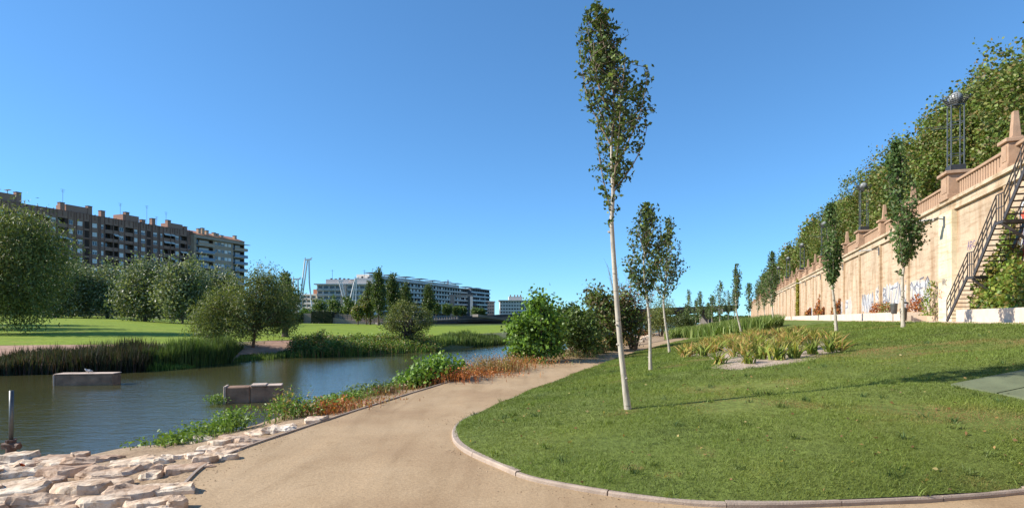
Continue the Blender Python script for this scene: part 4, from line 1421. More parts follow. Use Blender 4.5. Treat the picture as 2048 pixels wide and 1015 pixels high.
for k in range(6):
    n = 30
    base = np.zeros((n, 3))
    base[:, :2] = rng.normal(size=(n, 2)) * .06
    ln = rng.normal(size=(n, 2)) * .19
    H_ = rng.uniform(.2, .46, n)
    w = [.3, .3, .25, .1, .05] if k < 3 else [.1, .2, .1, .3, .3]
    o = blade_mesh('leaves', base, H_, .042, ln, pick_cols(n, P_IRIS, .2, w), seg=3, curl=.6, tipc=np.array([.36, .24, .1]))
    iris_me.append(o.data)
    bpy.data.objects.remove(o)
IR = []
def inpoly(x, y, poly):
    c = False
    for (x0, y0), (x1, y1) in zip(poly, poly[1:] + poly[:1]):
        if (y0 > y) != (y1 > y) and x < (x1 - x0) * (y - y0) / (y1 - y0) + x0:
            c = not c
    return c
poly = [(p.x, p.y) for p in bp_]
xs, ys_ = [p[0] for p in poly], [p[1] for p in poly]
front = [(1437, 730), (1496, 729), (1523, 720), (1558, 722), (1588, 718), (1624, 710), (1660, 706), (1672, 690), (1625, 700), (1540, 712)]
for q in front:
    p = G(*q)
    IR.append((p.x, p.y, rnd.choice([0, 1, 2]), rnd.uniform(.9, 1.15)))
tries = 0
while len(IR) < 145 and tries < 9000:
    tries += 1
    x, y = rnd.uniform(min(xs), max(xs)), rnd.uniform(min(ys_), max(ys_))
    if not inpoly(x, y, poly):
        continue
    py = HY + (EYE - gzl(x, y)) / y * FPX
    px = CX + x / y * FPX
    if py > 715 + (1690 - px) * .02 and px > 1430:
        continue
    if min((x - a) ** 2 + (y - b) ** 2 for a, b, _, _ in IR) < .05:
        continue
    IR.append((x, y, rnd.choice([0, 1, 2, 3, 4, 5, 3, 4]), rnd.uniform(.75, 1.15)))
for k, (x, y, m_, s) in enumerate(IR):
    t = empty('iris_plant', (x, y, gzl(x, y) + .03), rnd.uniform(0, 6.28))
    t.scale = (s, s, s)
    t['label'] = 'green strap leaved iris at the front rim of the gravel bed' if k < len(front) else ('yellowing strap leaved iris massed in the gravel bed' if m_ > 2 else 'green strap leaved iris massed in the gravel bed')
    t['category'] = 'iris'
    t['group'] = 'irises in the gravel bed on the lawn'
    inst('leaves', iris_me[m_], parent=t)

# leafy strip beyond the bed
sp = []
for k in range(11000):
    u, v = rng.random(), rng.random()
    pl = (1348 + u * 200, 677 - u * 19 + rng.normal() * .5)
    p0 = G(*pl)
    d = v ** .8 * 10
    sp.append((p0.x + .55 * d - .9, p0.y + d * .85, 0))
sp = np.array(sp)
sp[:, 2] = [gzl(x, y) for x, y, _ in sp]
o = blade_mesh('leafy_strip', sp, rng.uniform(.6, 1.2, len(sp)), .07, rng.normal(size=(len(sp), 2)) * .25, pick_cols(len(sp), [(.14, .20, .04), (.18, .25, .06), (.10, .15, .03), (.24, .28, .09)], .2), seg=2)
tag(o, 'dense strip of green strap leaved plants across the far lawn edge', 'plants', kind='stuff')

# ------------------------------------------------------------------ shrubs and weeds on the near bank
def pxblobs(base, lst):
    """blobs given as (px, py, half width px, half height px, depth offset m, depth radius m) seen at the distance of base"""
    K = base.y / FPX
    out = []
    for (x, y, rx, rz, dy, ry) in lst:
        c = P(x, y, base.y)
        out.append((c.x - base.x, dy, c.z - base.z, rx * K, ry, rz * K))
    return out
b = G(1078, 722)
broad_tree('mulberry_shrub', b, pxblobs(b, [(1062, 665, 44, 45, 0, 1.2), (1095, 650, 36, 45, .5, 1.2), (1073, 615, 17, 38, 0, .4), (1074, 590, 6, 14, 0, .15), (1040, 650, 20, 28, -.2, .7), (1060, 700, 40, 22, -.4, .9), (1098, 605, 5, 20, .2, .15), (1088, 608, 5, 18, .3, .15), (1108, 690, 26, 30, 0, 1), (1035, 690, 20, 22, -.3, .7)]),
           .05, .5, P_BRIGHT, 'bright green large leaved shrub beside the path and river', 'shrub', None, 270, 26, .16, .15, .11, 'twig', 12, 'leaf', .6, 0, .55, 4, .25)
b = G(1150, 712)
broad_tree('dark_shrub', b, pxblobs(b, [(1130, 655, 26, 42, 0, 1.3), (1160, 660, 32, 40, .3, 1.5), (1123, 635, 8, 32, 0, .5), (1147, 630, 12, 25, .3, .6), (1180, 680, 24, 28, 0, 1.2)]),
           .05, .5, P_MID, 'dark green shrub right behind the bright large leaved one', 'shrub', None, 260, 24, .16, .16, .11, 'twig', 9, 'leaf', .5, 0, .5, 4, .3)
b = G(1235, 700)
broad_tree('mixed_tree', b, pxblobs(b, [(1200, 605, 30, 32, 0, 1.5), (1215, 640, 40, 40, 0, 1.8), (1255, 610, 26, 42, 1, 1.5), (1262, 650, 28, 40, .5, 1.6), (1190, 660, 24, 34, -.5, 1.3), (1185, 595, 12, 18, 0, .7)]),
           .09, .9, P_MID + [(.13, .10, .045), (.10, .075, .035)], 'tall mixed green and brownish bush tree behind the nearest trunk', 'tree', None, 300, 26, .22, .18, .10, 'bark', 12, 'leaf', .3, 0, .5, 3, .4)
# bare twigs standing out of it
tw = empty('bare_bush', b + Vector((1.0, .8, 0)))
tag(tw, 'leafless grey twigs rising beside the mixed bush tree', 'bush')
mb = MB()
for k in range(46):
    a = rnd.uniform(-.9, .9)
    l = rnd.uniform(2.6, 4.6)
    e = Vector((math.sin(a) * l * .5, rnd.uniform(-.7, .7), l))
    m_ = e * .5 + Vector((rnd.uniform(-.25, .25), 0, 0))
    mb.tube([(rnd.uniform(-.2, .2), 0, 0), m_, e], [.014, .01, .004], 4, False)
    for q in range(3):
        s = m_.lerp(e, rnd.random())
        mb.tube([s, s + Vector((rnd.uniform(-.5, .5), rnd.uniform(-.3, .3), rnd.uniform(.2, .6)))], [.006, .003], 3, False)
mb.build('twigs', 'twig', tw)
o, _ = crown('dry_leaves', [(0, 0, 2.2, 1.0, .8, 1.5)], 60, 12, .15, .12, .06, P_RUST + [(.2, .14, .07)], tw)
b = G(1322, 672)
broad_tree('olive_bush', b, pxblobs(b, [(1322, 625, 30, 34, 0, 2), (1308, 640, 24, 26, -.6, 1.6), (1338, 642, 20, 24, .5, 1.6)]), .1, 1, P_WILLOW, 'round olive green bush behind the third young tree', 'bush', None, 220, 26, .28, .2, .07, 'bark', 8, 'leaf', .2, 0, .45, 3, .4)
b = G(1362, 668)
broad_tree('low_bush', b, pxblobs(b, [(1362, 645, 18, 22, 0, 1.5), (1378, 650, 14, 16, 0, 1.3)]), .06, .5, P_DARK, 'low dark bush left of the distant young trees', 'bush', None, 110, 22, .25, .22, .12, 'bark', 6, 'leaf')
b = G(1218, 700)
for k, (x, y, w, h, pal, lab) in enumerate([(1190, 706, 22, 26, P_STRAW + P_MID, 'dry straw coloured weed clump below the mixed bush tree'), (1225, 700, 22, 34, P_MID, 'low green bush below the mixed bush tree'), (1255, 690, 16, 22, P_STRAW, 'straw coloured weed clump by the heap of pale stones'), (1290, 672, 22, 14, P_STRAW + P_RUST, 'brownish dry scrub beyond the heap of pale stones')]):
    b = G(x, y)
    broad_tree('weed_clump', b, pxblobs(b, [(x, y - h * .5, w, h * .6, 0, .7), (x + w * .4, y - h * .35, w * .6, h * .4, .2, .5)]), .02, .2, pal, lab, 'weeds', 'weed clumps along the near bank', 80, 22, .13, .13, .06, 'twig', 8, 'leaf', 0, .5, .6, 3, .12)

# bramble with big leaves
b = G(868, 770)
broad_tree('bramble', b, pxblobs(b, [(862, 742, 40, 22, 0, .8), (905, 740, 20, 18, .3, .7), (832, 755, 26, 14, -.2, .7), (872, 728, 22, 14, .3, .6), (815, 762, 16, 10, -.3, .4)]), .015, .2, [(.15, .26, .035), (.21, .33, .06), (.10, .18, .03)], 'bright green large leaved bramble mound on the near bank', 'bramble', None, 170, 16, .12, .10, .085, 'twig', 10, 'leaf', .1, .3, .75, 5, .3)
# individual tall weeds and dock plants: blades plus seed spikes
def weed(px, py, h, n, pal, lab, spread=.3, w=.02, leafy=0, lpal=None, name='weed_clump', grp='weed clumps along the near bank', lean=.2, at=None):
    b = G(px, py) if at is None else Vector(at)
    t = empty(name, b)
    tag(t, lab, 'weeds', grp)
    base = np.zeros((n, 3))
    base[:, :2] = rng.normal(size=(n, 2)) * spread
    h *= .72
    leafy = int(leafy * (1.7 if pal[0][1] > pal[0][0] else .9))
    base[:, 2] = [(gzl(b.x + x, b.y + y) - b.z) if at is None else 0 for x, y in base[:, :2]]
    H_ = h * rng.uniform(.45, 1.1, n)
    o_ = blade_mesh('stems', base, H_, w, rng.normal(size=(n, 2)) * lean * h, pick_cols(n, pal, .2), parent=t, seg=2)
    o_['kind'] = 'stuff'
    if leafy:
        i = rng.integers(0, n, leafy)
        C = base[i] + np.column_stack([rng.normal(size=(leafy, 2)) * .08, H_[i] * rng.uniform(.3, 1.0, leafy)])
        ax = unit(rng.normal(size=(leafy, 3)) + np.array([0, 0, .2]))
        Ls = rng.uniform(.04, .09, leafy)
        V, F, Cc = leaf_quads(C, ax, Ls, Ls * .5, pick_cols(leafy, lpal or pal, .2))
        np_mesh('leaves', V, F, 'leaf', t, Cc)
    return t
P_GREENW = [(.11, .19, .03), (.15, .24, .045), (.19, .27, .06)]
weed(420, 872, .42, 80, P_GREENW, 'green leafy weeds at the water edge nearest the stones', .26, .012, 420)
weed(465, 862, .6, 60, P_GREENW, 'taller green weeds at the water edge beside the narrow stone row', .16, .012, 420)
weed(350, 888, .26, 60, P_GREENW, 'low green weeds at the water edge left of the taller ones', .2, .012, 250)
weed(572, 838, .75, 60, P_GREENW + P_STRAW[:1], 'tall green reedy weeds behind the last stone slab', .2, .014, 350)
weed(606, 830, .45, 90, P_GREENW, 'green grass tuft by the end of the stones', .28, .012, 350)
weed(680, 804, .3, 130, P_GREENW, 'dark green nettles among the rusty dock', .25, .014, 700)
weed(655, 826, .38, 170, P_RUST, 'rust red dock plants at the near end of the weed bank', .26, .012, 420)
weed(705, 818, .22, 240, P_RUST + P_STRAW, 'low rust and straw weeds by the edging, near end', .4, .012, 300)
weed(745, 788, .42, 90, P_GREENW + P_STRAW[:2], 'pale green fine grass tuft on the water side', .35, .01, 450, P_MID)
weed(770, 786, .32, 160, [(.16, .09, .05), (.22, .13, .07)], 'brown withered clump beside the fine grass tuft', .28, .02, 200)
weed(805, 776, .32, 80, P_GREENW, 'green weeds left of the bramble mound', .3, .012, 600)
weed(875, 768, .55, 150, P_RUST + P_GREENW[:1], 'rust tipped dock in front of the bramble mound', .35, .012, 450)
weed(920, 762, .6, 150, P_RUST, 'rust red dock right of the bramble mound', .35, .012, 450)
weed(945, 748, .85, 300, P_STRAW + [(.2, .13, .08)], 'tall brown withered bush behind the rust dock', .45, .012, 500, [(.22, .15, .09), (.28, .2, .1)])
weed(985, 742, .8, 320, P_STRAW + P_GREENW[:1], 'tall straw coloured grass before the large leaved shrub', .5, .012, 350)
weed(1015, 740, .8, 280, P_RUST + P_STRAW, 'orange brown dry weeds by the large leaved shrub', .45, .012, 450)
weed(970, 752, .35, 220, P_RUST, 'low rust red weeds along the edging, far part', .5, .012, 450)
weed(1040, 733, .5, 160, P_RUST + P_GREENW[:1], 'rust weeds at the foot of the large leaved shrub', .5, .012, 400)
weed(1075, 727, .45, 160, P_RUST + P_STRAW + P_GREENW, 'mixed dry weeds right in front of the large leaved shrub', .6, .012, 400)
weed(1130, 716, .6, 180, P_MID + P_STRAW, 'green and straw weeds below the dark shrub', .7, .014, 500)
weed(1165, 710, .6, 160, P_MID, 'green weeds below the dark shrub, right part', .6, .014, 500)
weed(445, 810, .4, 60, P_GREENW, 'green weeds sprouting beside the broken concrete block', .12, .01, 200, at=(b2.location.x - .22, b2.location.y - .05, WZ))
# a mat of dry stalks along the bank, too many to count
m = []
for k in range(9000):
    i = rng.integers(0, len(LC) - 1)
    if not (9.6 < LC[i, 1] < 24):
        continue
    t = rng.random() * .42 + .02
    q = LC[i] + (LC[i + 1] - LC[i]) * rng.random()
    w = WN[i]
    p = q + (w - q) * t
    m.append((p[0], p[1], gzl(p[0], p[1])))
m = np.array(m)
o = blade_mesh('dry_stalks', m, rng.uniform(.05, .22, len(m)), .012, rng.normal(size=(len(m), 2)) * .14, pick_cols(len(m), P_STRAW + P_RUST + [(.14, .08, .05)], .2), seg=1)
tag(o, 'mat of dry brown stalks along the near bank', 'dry stalks', kind='stuff')

# ------------------------------------------------------------------ far bank: reeds and weeds
def band(pts, n, hmin, hmax, w, pal, name, lab, cat, depth=2.0, leafy=0, lean=.12, seg=2):
    """pts: (px, py waterline, height px) along the far waterline"""
    t = None
    A = np.array(pts, dtype=float)
    u = np.sort(rng.random(n)) * (len(A) - 1)
    i = np.clip(u.astype(int), 0, len(A) - 2)
    f = (u - i)
    q = A[i] * (1 - f)[:, None] + A[i + 1] * f[:, None]
    Y = (EYE - WZ) * FPX / (q[:, 1] - HY)
    X = (q[:, 0] - CX) / FPX * Y
    d = rng.random(n) * (depth + .7) - .7
    X2, Y2 = X - d * .25, Y + d
    z = np.array([gzl(x, y) for x, y in zip(X2, Y2)])
    z = np.maximum(z, WZ - .05)
    Hm = q[:, 2] / FPX * Y
    hn = np.array([1 + .45 * noise.noise(Vector((x * .55, y * .55, 2.2))) + .3 * noise.noise(Vector((x * 1.9, y * 1.9, 8.2))) for x, y in zip(X2, Y2)])
    hs = Hm * .88 * hn * rng.uniform(hmin, hmax, n) - (z - WZ) * .75
    hs = np.maximum(hs, .12)
    base = np.column_stack([X2, Y2, z])
    o = blade_mesh(name, base, hs, w, rng.normal(size=(n, 2)) * lean * hs[:, None], pick_cols(n, pal, .2) * np.clip(1 + .6 * np.array([noise.noise(Vector((x * .8, y * .8, 5.5))) for x, y in zip(X2, Y2)]), .4, 1.7)[:, None], seg=seg)
    tag(o, lab, cat, kind='stuff')
    return o
band([(-60, 750, 55), (10, 748, 45), (60, 746, 58), (130, 745, 62), (200, 744, 60), (250, 742, 62), (300, 740, 50)], 9000, .55, 1.1, .045, [(.042, .052, .026), (.055, .062, .034), (.085, .055, .042), (.035, .044, .02)], 'shade_dark_reeds', 'purplish reeds coloured dark for shade along the far bank at the left', 'reeds', 3.5)  # palette darkened to stand in for the shaded front of the reeds
band([(285, 738, 45), (330, 736, 58), (380, 732, 55), (430, 727, 60), (462, 722, 40)], 8000, .5, 1.1, .045, P_REED + [(.08, .14, .03)], 'green_reeds', 'tall green reeds on the far bank beside the willow', 'reeds', 3.5)
band([(270, 741, 16), (320, 738, 24), (370, 735, 10), (385, 734, 3)], 1500, .4, 1.1, .05, P_GREENW, 'water_weeds', 'bright green low weeds at the foot of the reeds', 'weeds', 1.2)
band([(468, 722, 10), (500, 719, 14), (545, 716, 12), (580, 713, 18)], 1600, .3, 1.1, .05, P_MID, 'bank_weeds', 'low green weeds under the willow on the far bank', 'weeds', 1.5)
band([(580, 713, 20), (605, 714, 26), (640, 712, 22), (700, 709, 22), (760, 706, 22), (830, 704, 18), (868, 702, 14)], 3500, .4, 1.1, .05, P_MID + P_GREENW[:2] + P_STRAW[:1], 'bank_weeds', 'mixed green grasses along the far bank between willow and round tree', 'weeds', 4)
C_, cl_ = [], []
for k in range(1100):
    f = rng.random()
    px = 578 + f * 300
    py = np.interp(px, [580, 640, 760, 870], [713, 712, 706, 702])
    q = GW(px, py)
    d = rng.random() * 4.6 - .5
    x, y = q.x - d * .25, q.y + d
    hmax = (.38 + .4 * noise.noise(Vector((x * .7, y * .7, 4.4)))) * (1.5 if px < 640 else (.6 if px > 780 else 1.0)) + .3
    z0_ = max(gzl(x, y), WZ)
    z = z0_ + rng.random() ** .7 * max(.2, hmax - (z0_ - WZ) * .5)
    m_ = 20
    C_.append(np.array([x, y, z]) + rng.normal(size=(m_, 3)) * .13)
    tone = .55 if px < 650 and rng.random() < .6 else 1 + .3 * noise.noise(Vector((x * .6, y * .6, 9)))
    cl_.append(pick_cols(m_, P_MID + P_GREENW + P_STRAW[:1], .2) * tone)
C_, cl_ = np.concatenate(C_), np.concatenate(cl_)
Ls = rng.uniform(.09, .18, len(C_))
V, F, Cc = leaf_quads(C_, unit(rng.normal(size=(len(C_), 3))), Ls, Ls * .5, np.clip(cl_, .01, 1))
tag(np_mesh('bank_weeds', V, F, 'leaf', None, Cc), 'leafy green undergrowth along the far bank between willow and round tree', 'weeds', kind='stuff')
band([(870, 700, 20), (900, 696, 28), (940, 693, 28), (980, 690, 22), (1012, 687, 14)], 6000, .4, 1.1, .06, P_REED + P_MID, 'bank_weeds', 'dark green reeds on the far bank right of the round tree', 'weeds', 4)

# ------------------------------------------------------------------ far bank trees
def far_tree(name, px, py, lst, r0, fork, pal, lab, cat='tree', group=None, Y=None, **kw):
    if Y is None:
        b = G(px, py)
    else:
        X = (px - CX) / FPX * Y
        b = Vector((X, Y, gzl(X, Y)))
    return broad_tree(name, b, pxblobs(b, lst), r0, fork, pal, lab, cat, group, **kw)
far_tree('willow', 506, 694, [(545, 605, 45, 52, .8, 2.0), (500, 600, 40, 50, 0, 2.0), (430, 630, 38, 44, -.6, 1.5), (455, 600, 38, 30, 0, 1.6), (412, 655, 22, 32, -.8, 1.0), (525, 562, 34, 24, .3, 1.3), (480, 655, 46, 26, -.3, 1.4), (560, 640, 30, 30, .5, 1.4), (445, 668, 22, 22, -.8, .8), (510, 630, 55, 36, .2, 1.8)],
         .11, 1.05, P_WILLOW, 'spreading willow with reddish trunk on the far bank', Y=None, clumps=950, per=34, cr=.19, L=.17, W=.05, bark='bark_red', nl=14, droop=1.2, surf=.55, lean=(.1, 0), flat=1.8)
far_tree('shade_tree', 571, 673, [(560, 600, 36, 45, 0, 2.2), (575, 640, 22, 26, 0, 1.6), (540, 620, 30, 40, .5, 2), (585, 590, 14, 26, 0, 1)], .28, 2.2, P_DARK, 'dark thick trunked tree behind the spreading willow', clumps=170, per=30, cr=.3, L=.25, W=.1, nl=8)
far_tree('round_tree', 818, 686, [(815, 635, 46, 30, 0, 1.6), (785, 645, 24, 22, -.3, 1.1), (848, 640, 22, 24, .3, 1.2), (812, 615, 34, 14, 0, 1.2), (830, 660, 22, 14, -.2, .8), (795, 662, 16, 12, -.2, .7)],
         .075, .55, P_WILLOW + [(.12, .13, .05)], 'round multi stemmed tree on the far bank by the water', clumps=260, per=30, cr=.15, L=.14, W=.06, nl=9, surf=.5, nt=4, spread=.35)
far_tree('willow', -30, 690, [(0, 520, 90, 90, 0, 5), (50, 500, 60, 60, 1, 4), (75, 550, 45, 60, 0, 3), (-40, 560, 80, 80, 0, 5), (30, 590, 60, 40, -1, 3.5), (95, 590, 22, 38, -.5, 1.6), (10, 450, 55, 34, 0, 3), (60, 620, 45, 26, -1, 2.5), (30, 470, 50, 36, 1, 3)],
         .3, 2.4, P_WILLOW, 'large olive green willow cut by the left edge', Y=46, clumps=1150, per=34, cr=.45, L=.30, W=.08, nl=16, droop=1.0, surf=.62, lean=(1.0, 0), flat=1.6)
for k, (x, yb, blobs, lab) in enumerate([
        (112, 638, [(120, 575, 45, 55, 0, 5), (140, 560, 35, 42, 1, 4), (100, 600, 30, 34, 0, 4)], 'first one, beside the large willow'),
        (215, 637, [(205, 580, 34, 46, 0, 4), (180, 585, 30, 42, 0, 4), (220, 570, 26, 40, 1, 4)], 'second from the large willow'),
        (290, 643, [(285, 575, 42, 52, 0, 5), (300, 555, 34, 34, 0, 4), (262, 590, 28, 36, 0, 4)], 'third, with a trunk on the open lawn'),
        (364, 645, [(365, 575, 42, 48, 0, 5), (375, 555, 34, 34, 0, 4), (345, 590, 28, 34, 0, 4)], 'fourth, with a trunk near the spreading willow'),
        (425, 645, [(425, 580, 38, 42, 0, 4), (445, 575, 26, 36, 0, 4), (400, 590, 28, 34, 0, 4)], 'last one, mostly behind the spreading willow'),
        (160, 636, [(160, 585, 36, 45, 0, 4), (150, 570, 28, 40, 0, 4)], 'set back between the first and the second')]):
    blobs = [(bx, by + 4, brx * 1.22, brz * 1.12, bdy, bry) for bx, by, brx, brz, bdy, bry in blobs] + [(x, 608, 36, 14, 0, 4)]
    far_tree('silver_poplar', x, yb, blobs, .22, 3.2, P_SILVER, 'silvery poplar behind the far lawn, ' + lab, 'tree', 'silver poplars at the back of the far lawn', Y=[108, 112, 96, 92, 104, 124][k], clumps=330, per=34, cr=.55, L=.42, W=.26, nl=9, surf=.55, upw=.7, flat=1.9)
for k, (X, Y, lab) in enumerate([(-61, 63, 'broad tree just left of the picture, shading the far lawn'), (-53, 54, 'second broad tree just left of the picture, shading the far lawn')]):
    b = Vector((X, Y, gzl(X, Y)))
    broad_tree('shade_tree', b, [(0, 0, 6, 4.0, 4.0, 4), (1.5, -1.5, 5, 3, 3, 3), (-1.5, 2, 5.5, 3, 3, 3)], .25, 2.5, P_WILLOW, lab, 'tree', None, 150, 26, .5, .45, .25)
# columnar poplars in the middle distance
for k, (x, yt, w, Y, lab) in enumerate([(757, 533, 14, 122, 'tallest, left of the other three'), (786, 545, 13, 126, 'second from the left'), (811, 562, 12, 130, 'third from the left'), (857, 568, 11, 135, 'rightmost, before the long white block'), (740, 560, 9, 132, 'shorter one, leaning on the tallest'), (573, 537, 8, 118, 'narrow dark one behind the shade tree')]):
    X = (x - CX) / FPX * Y
    yb = HY + (EYE - gzl(X, Y)) / Y * FPX
    h = yb - yt
    far_tree('columnar_poplar', x, 650, [(x, yt + h * .55, w, h * .36, 0, 1.8), (x - w * .25, yt + h * .35, w * .7, h * .3, 0, 1.3), (x + w * .25, yt + h * .42, w * .7, h * .3, 0, 1.3), (x, yt + h * .16, w * .42, h * .15, 0, .8), (x, yt + h * .04, w * .2, h * .05, 0, .3)], .25, 2, P_DARK + [(.075, .105, .035)], 'dark columnar poplar beyond the far lawn, ' + lab, 'tree', 'columnar poplars beyond the far lawn', Y=Y, clumps=190, per=26, cr=.34, L=.38, W=.28, nl=7, upw=1.0, surf=.55)
# small round trees
for k, (x, yt, w, Y, pal, lab) in enumerate([(637, 588, 17, 150, P_MID, 'between the masts and the white block'), (670, 590, 16, 148, P_MID, 'in front of the white block, left'), (697, 588, 15, 146, P_MID, 'in front of the white block, middle'), (716, 606, 12, 128, P_PLANE, 'with yellowish leaves by the grey ramp'), (733, 582, 18, 130, P_PLANE, 'yellowish, left of the tallest poplar'), (612, 615, 13, 152, P_BRIGHT, 'low and bright under the masts'), (690, 612, 10, 150, P_BRIGHT, 'low and bright by the ramp'), (872, 602, 9, 160, P_MID, 'first of the row above the bridge'), (894, 606, 9, 162, P_MID, 'second of the row above the bridge'), (913, 612, 7, 164, P_MID, 'third of the row above the bridge'), (924, 611, 8, 166, P_MID, 'fourth of the row above the bridge'), (951, 615, 7, 170, P_MID, 'fifth of the row above the bridge'), (963, 615, 7, 172, P_MID, 'sixth of the row above the bridge')]):
    yb = 650 if Y < 155 else 634
    far_tree('park_tree', x, 650, [(x, yt + (yb - yt) * .45, w, (yb - yt) * .32, 0, w / FPX * Y), (x - w * .3, yt + (yb - yt) * .3, w * .6, (yb - yt) * .26, 0, w * .6 / FPX * Y), (x + w * .3, yt + (yb - yt) * .5, w * .6, (yb - yt) * .26, 0, w * .6 / FPX * Y)], .14, 2.4, pal, 'small leafy tree beyond the far lawn, ' + lab, 'tree', 'small trees beyond the far lawn', Y=Y, clumps=80, per=24, cr=.32, L=.4, W=.26, nl=6)

# dark hedge bank behind the far lawn
def hedge(pts, hgt, thick, name, lab, pal=P_DARK, dens_=26, L=.4, wallmat=None):
    """pts: (px, Y) along the foot"""
    q = []
    for px, Y in pts:
        X = (px - CX) / FPX * Y
        q.append(Vector((X, Y, gzl(X, Y))))
    t = empty(name, q[0])
    tag(t, lab, 'hedge')
    mb = MB()
    C = []
    for a, b in zip(q, q[1:]):
        d = (b - a)
        n_ = Vector((-d.y, d.x, 0)).normalized()
        a_, b_ = a - q[0], b - q[0]
        vs = [a_ + Vector((0, 0, -.3)), b_ + Vector((0, 0, -.3)), b_ + n_ * thick + Vector((0, 0, -.3)), a_ + n_ * thick + Vector((0, 0, -.3))]
        vs += [v + Vector((0, 0, hgt * .93 + .3)) for v in vs]
        mb.add(vs, [(3, 2, 1, 0), (4, 5, 6, 7), (0, 1, 5, 4), (1, 2, 6, 5), (2, 3, 7, 6), (3, 0, 4, 7)])
        m = int(d.length * dens_)
        for k in range(m):
            f = rnd.random()
            if rnd.random() < .75:
                C.append(a_ + (b_ - a_) * f - n_ * rnd.uniform(0, .25) + Vector((0, 0, rnd.uniform(0, hgt))))
            else:
                C.append(a_ + (b_ - a_) * f + n_ * rnd.uniform(0, thick) + Vector((0, 0, hgt * .93 + rnd.uniform(-.05, .3))))
    mb.build('core', plain(name + '_core', (.02, .028, .012), .95, .3, 3), t)
    C = np.array([tuple(c) for c in C])
    n = len(C)
    Ls = L * rng.uniform(.6, 1.2, n)
    V, F, Cc = leaf_quads(C, unit(rng.normal(size=(n, 3))), Ls, Ls * .6, pick_cols(n, pal, .2))
    np_mesh('foliage', V, F, 'leaf', t, Cc)
hedge([(-80, 158), (0, 157), (120, 155), (250, 150), (400, 146), (470, 145)], 4.0, 2.5, 'dark_hedge', 'long dark hedge wall behind the silvery poplars', [(.022, .032, .014), (.03, .042, .018)], 26, .45)
hedge([(575, 143), (585, 143), (604, 143)], 2.6, 2, 'clipped_hedge', 'dark clipped hedge below the tall mast', [(.02, .03, .014), (.028, .04, .018)])
hedge([(622, 142), (640, 142), (664, 142)], 3.2, 2, 'clipped_hedge', 'dark clipped hedge left of the grey ramp', [(.02, .03, .014), (.028, .04, .018)])

# grey wall and ramp with railing, middle distance
def yard_wall(px0, px1, Y, h0, h1, name, lab, mat='kerb', rail=False):
    X0, X1 = (px0 - CX) / FPX * Y, (px1 - CX) / FPX * Y
    z = min(gzl(X0, Y), gzl(X1, Y)) - .3
    t = empty(name, (X0, Y, z))
    tag(t, lab, 'wall')
    L = X1 - X0
    MB().add([(0, 0, 0), (L, 0, 0), (L, .5, 0), (0, .5, 0), (0, 0, h0 + .3), (L, 0, h1 + .3), (L, .5, h1 + .3), (0, .5, h0 + .3)], [(3, 2, 1, 0), (4, 5, 6, 7), (0, 1, 5, 4), (1, 2, 6, 5), (2, 3, 7, 6), (3, 0, 4, 7)]).build('wall_body', mat, t)
    if rail:
        n = int(L / 1.1)
        for k in range(n + 1):
            MB().box(k * L / n - .05, k * L / n + .05, -1.3, -1.2, 0, h1 * .85 * (1 - .75 * k / n) + 1.5).build('post', 'dark_steel', t)
        MB().bar((0, -1.25, h1 * .85 + 1.5), (L, -1.25, h1 * .85 * .25 + 1.5), .08).bar((0, -1.25, h1 * .85 + .9), (L, -1.25, h1 * .85 * .25 + .9), .05).build('rail', 'dark_steel', t)
        MB().add([(0, -1.4, 0), (L, -1.4, 0), (L, -.01, 0), (0, -.01, 0), (0, -1.4, h1 * .8 + .3), (L, -1.4, .35), (L, -.01, .35), (0, -.01, h1 * .8 + .3)], [(3, 2, 1, 0), (4, 5, 6, 7), (0, 1, 5, 4), (1, 2, 6, 5), (2, 3, 7, 6), (3, 0, 4, 7)]).build('ramp', mat, t)
yard_wall(662, 768, 144, 2.6, 2.2, 'ramp_wall', 'pale grey ramp wall with dark railing behind the far lawn', 'kerb', True)
yard_wall(604, 624, 144, 2.5, 2.5, 'grey_wall', 'short grey wall between the dark clipped hedges', 'kerb')

# ------------------------------------------------------------------ buildings across the river
M['brick_brown'] = plain('brown_brick', (.32, .185, .135), .9, .14, .6)
M['brick_rib'] = plain('dark_brown_rib', (.24, .135, .10), .9, .14, 1)
M['brick_tan'] = plain('tan_brick', (.46, .32, .22), .9, .12, .6)
M['tile_roof'] = plain('roof_tiles', (.42, .19, .11), .9, .2, 2)
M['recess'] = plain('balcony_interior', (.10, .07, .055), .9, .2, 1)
M['shutter'] = plain('roller_shutter', (.78, .76, .73), .7, .06, 1, objvar=.15)
M['glass'] = plain('window_glass', (.03, .04, .055), .08, .3, .3, spec=.6, objvar=.3)
M['frame_white'] = plain('white_frame', (.68, .68, .68), .6, .06, 2)
M['awning'] = plain('striped_awning', (.55, .52, .46), .8, .15, 3)
M['slat'] = plain('brown_slats', (.085, .05, .038), .8, .2, 2)
M['glass_rail'] = plain('blue_glass_railing', (.10, .14, .22), .15, .15, 1, spec=.6)
M['white_wall'] = plain('white_render', (.64, .59, .53), .9, .05, .3)
M['pink_wall'] = plain('peach_render', (.62, .46, .36), .9, .05, .3)
M['grey_wall'] = plain('grey_cladding', (.16, .155, .15), .7, .12, .5)
M['band'] = plain('balcony_band', (.48, .45, .41), .8, .06, .5)
M['asphalt'] = plain('dark_bridge_concrete', (.07, .07, .072), .9, .2, .4)
M['pier'] = plain('pier_concrete', (.17, .155, .14), .9, .2, .4)
unitbox = MB().box(-.5, .5, -.5, .5, -.5, .5)
UB = {}
def ubox(name, mat, x0, x1, y0, y1, z0, z1, parent):
    if mat not in UB:
        UB[mat] = unitbox.mesh('block_' + mat, mat)
    return inst(name, UB[mat], ((x0 + x1) / 2, (y0 + y1) / 2, (z0 + z1) / 2), (0, 0, 0), (x1 - x0, y1 - y0, z1 - z0), parent)

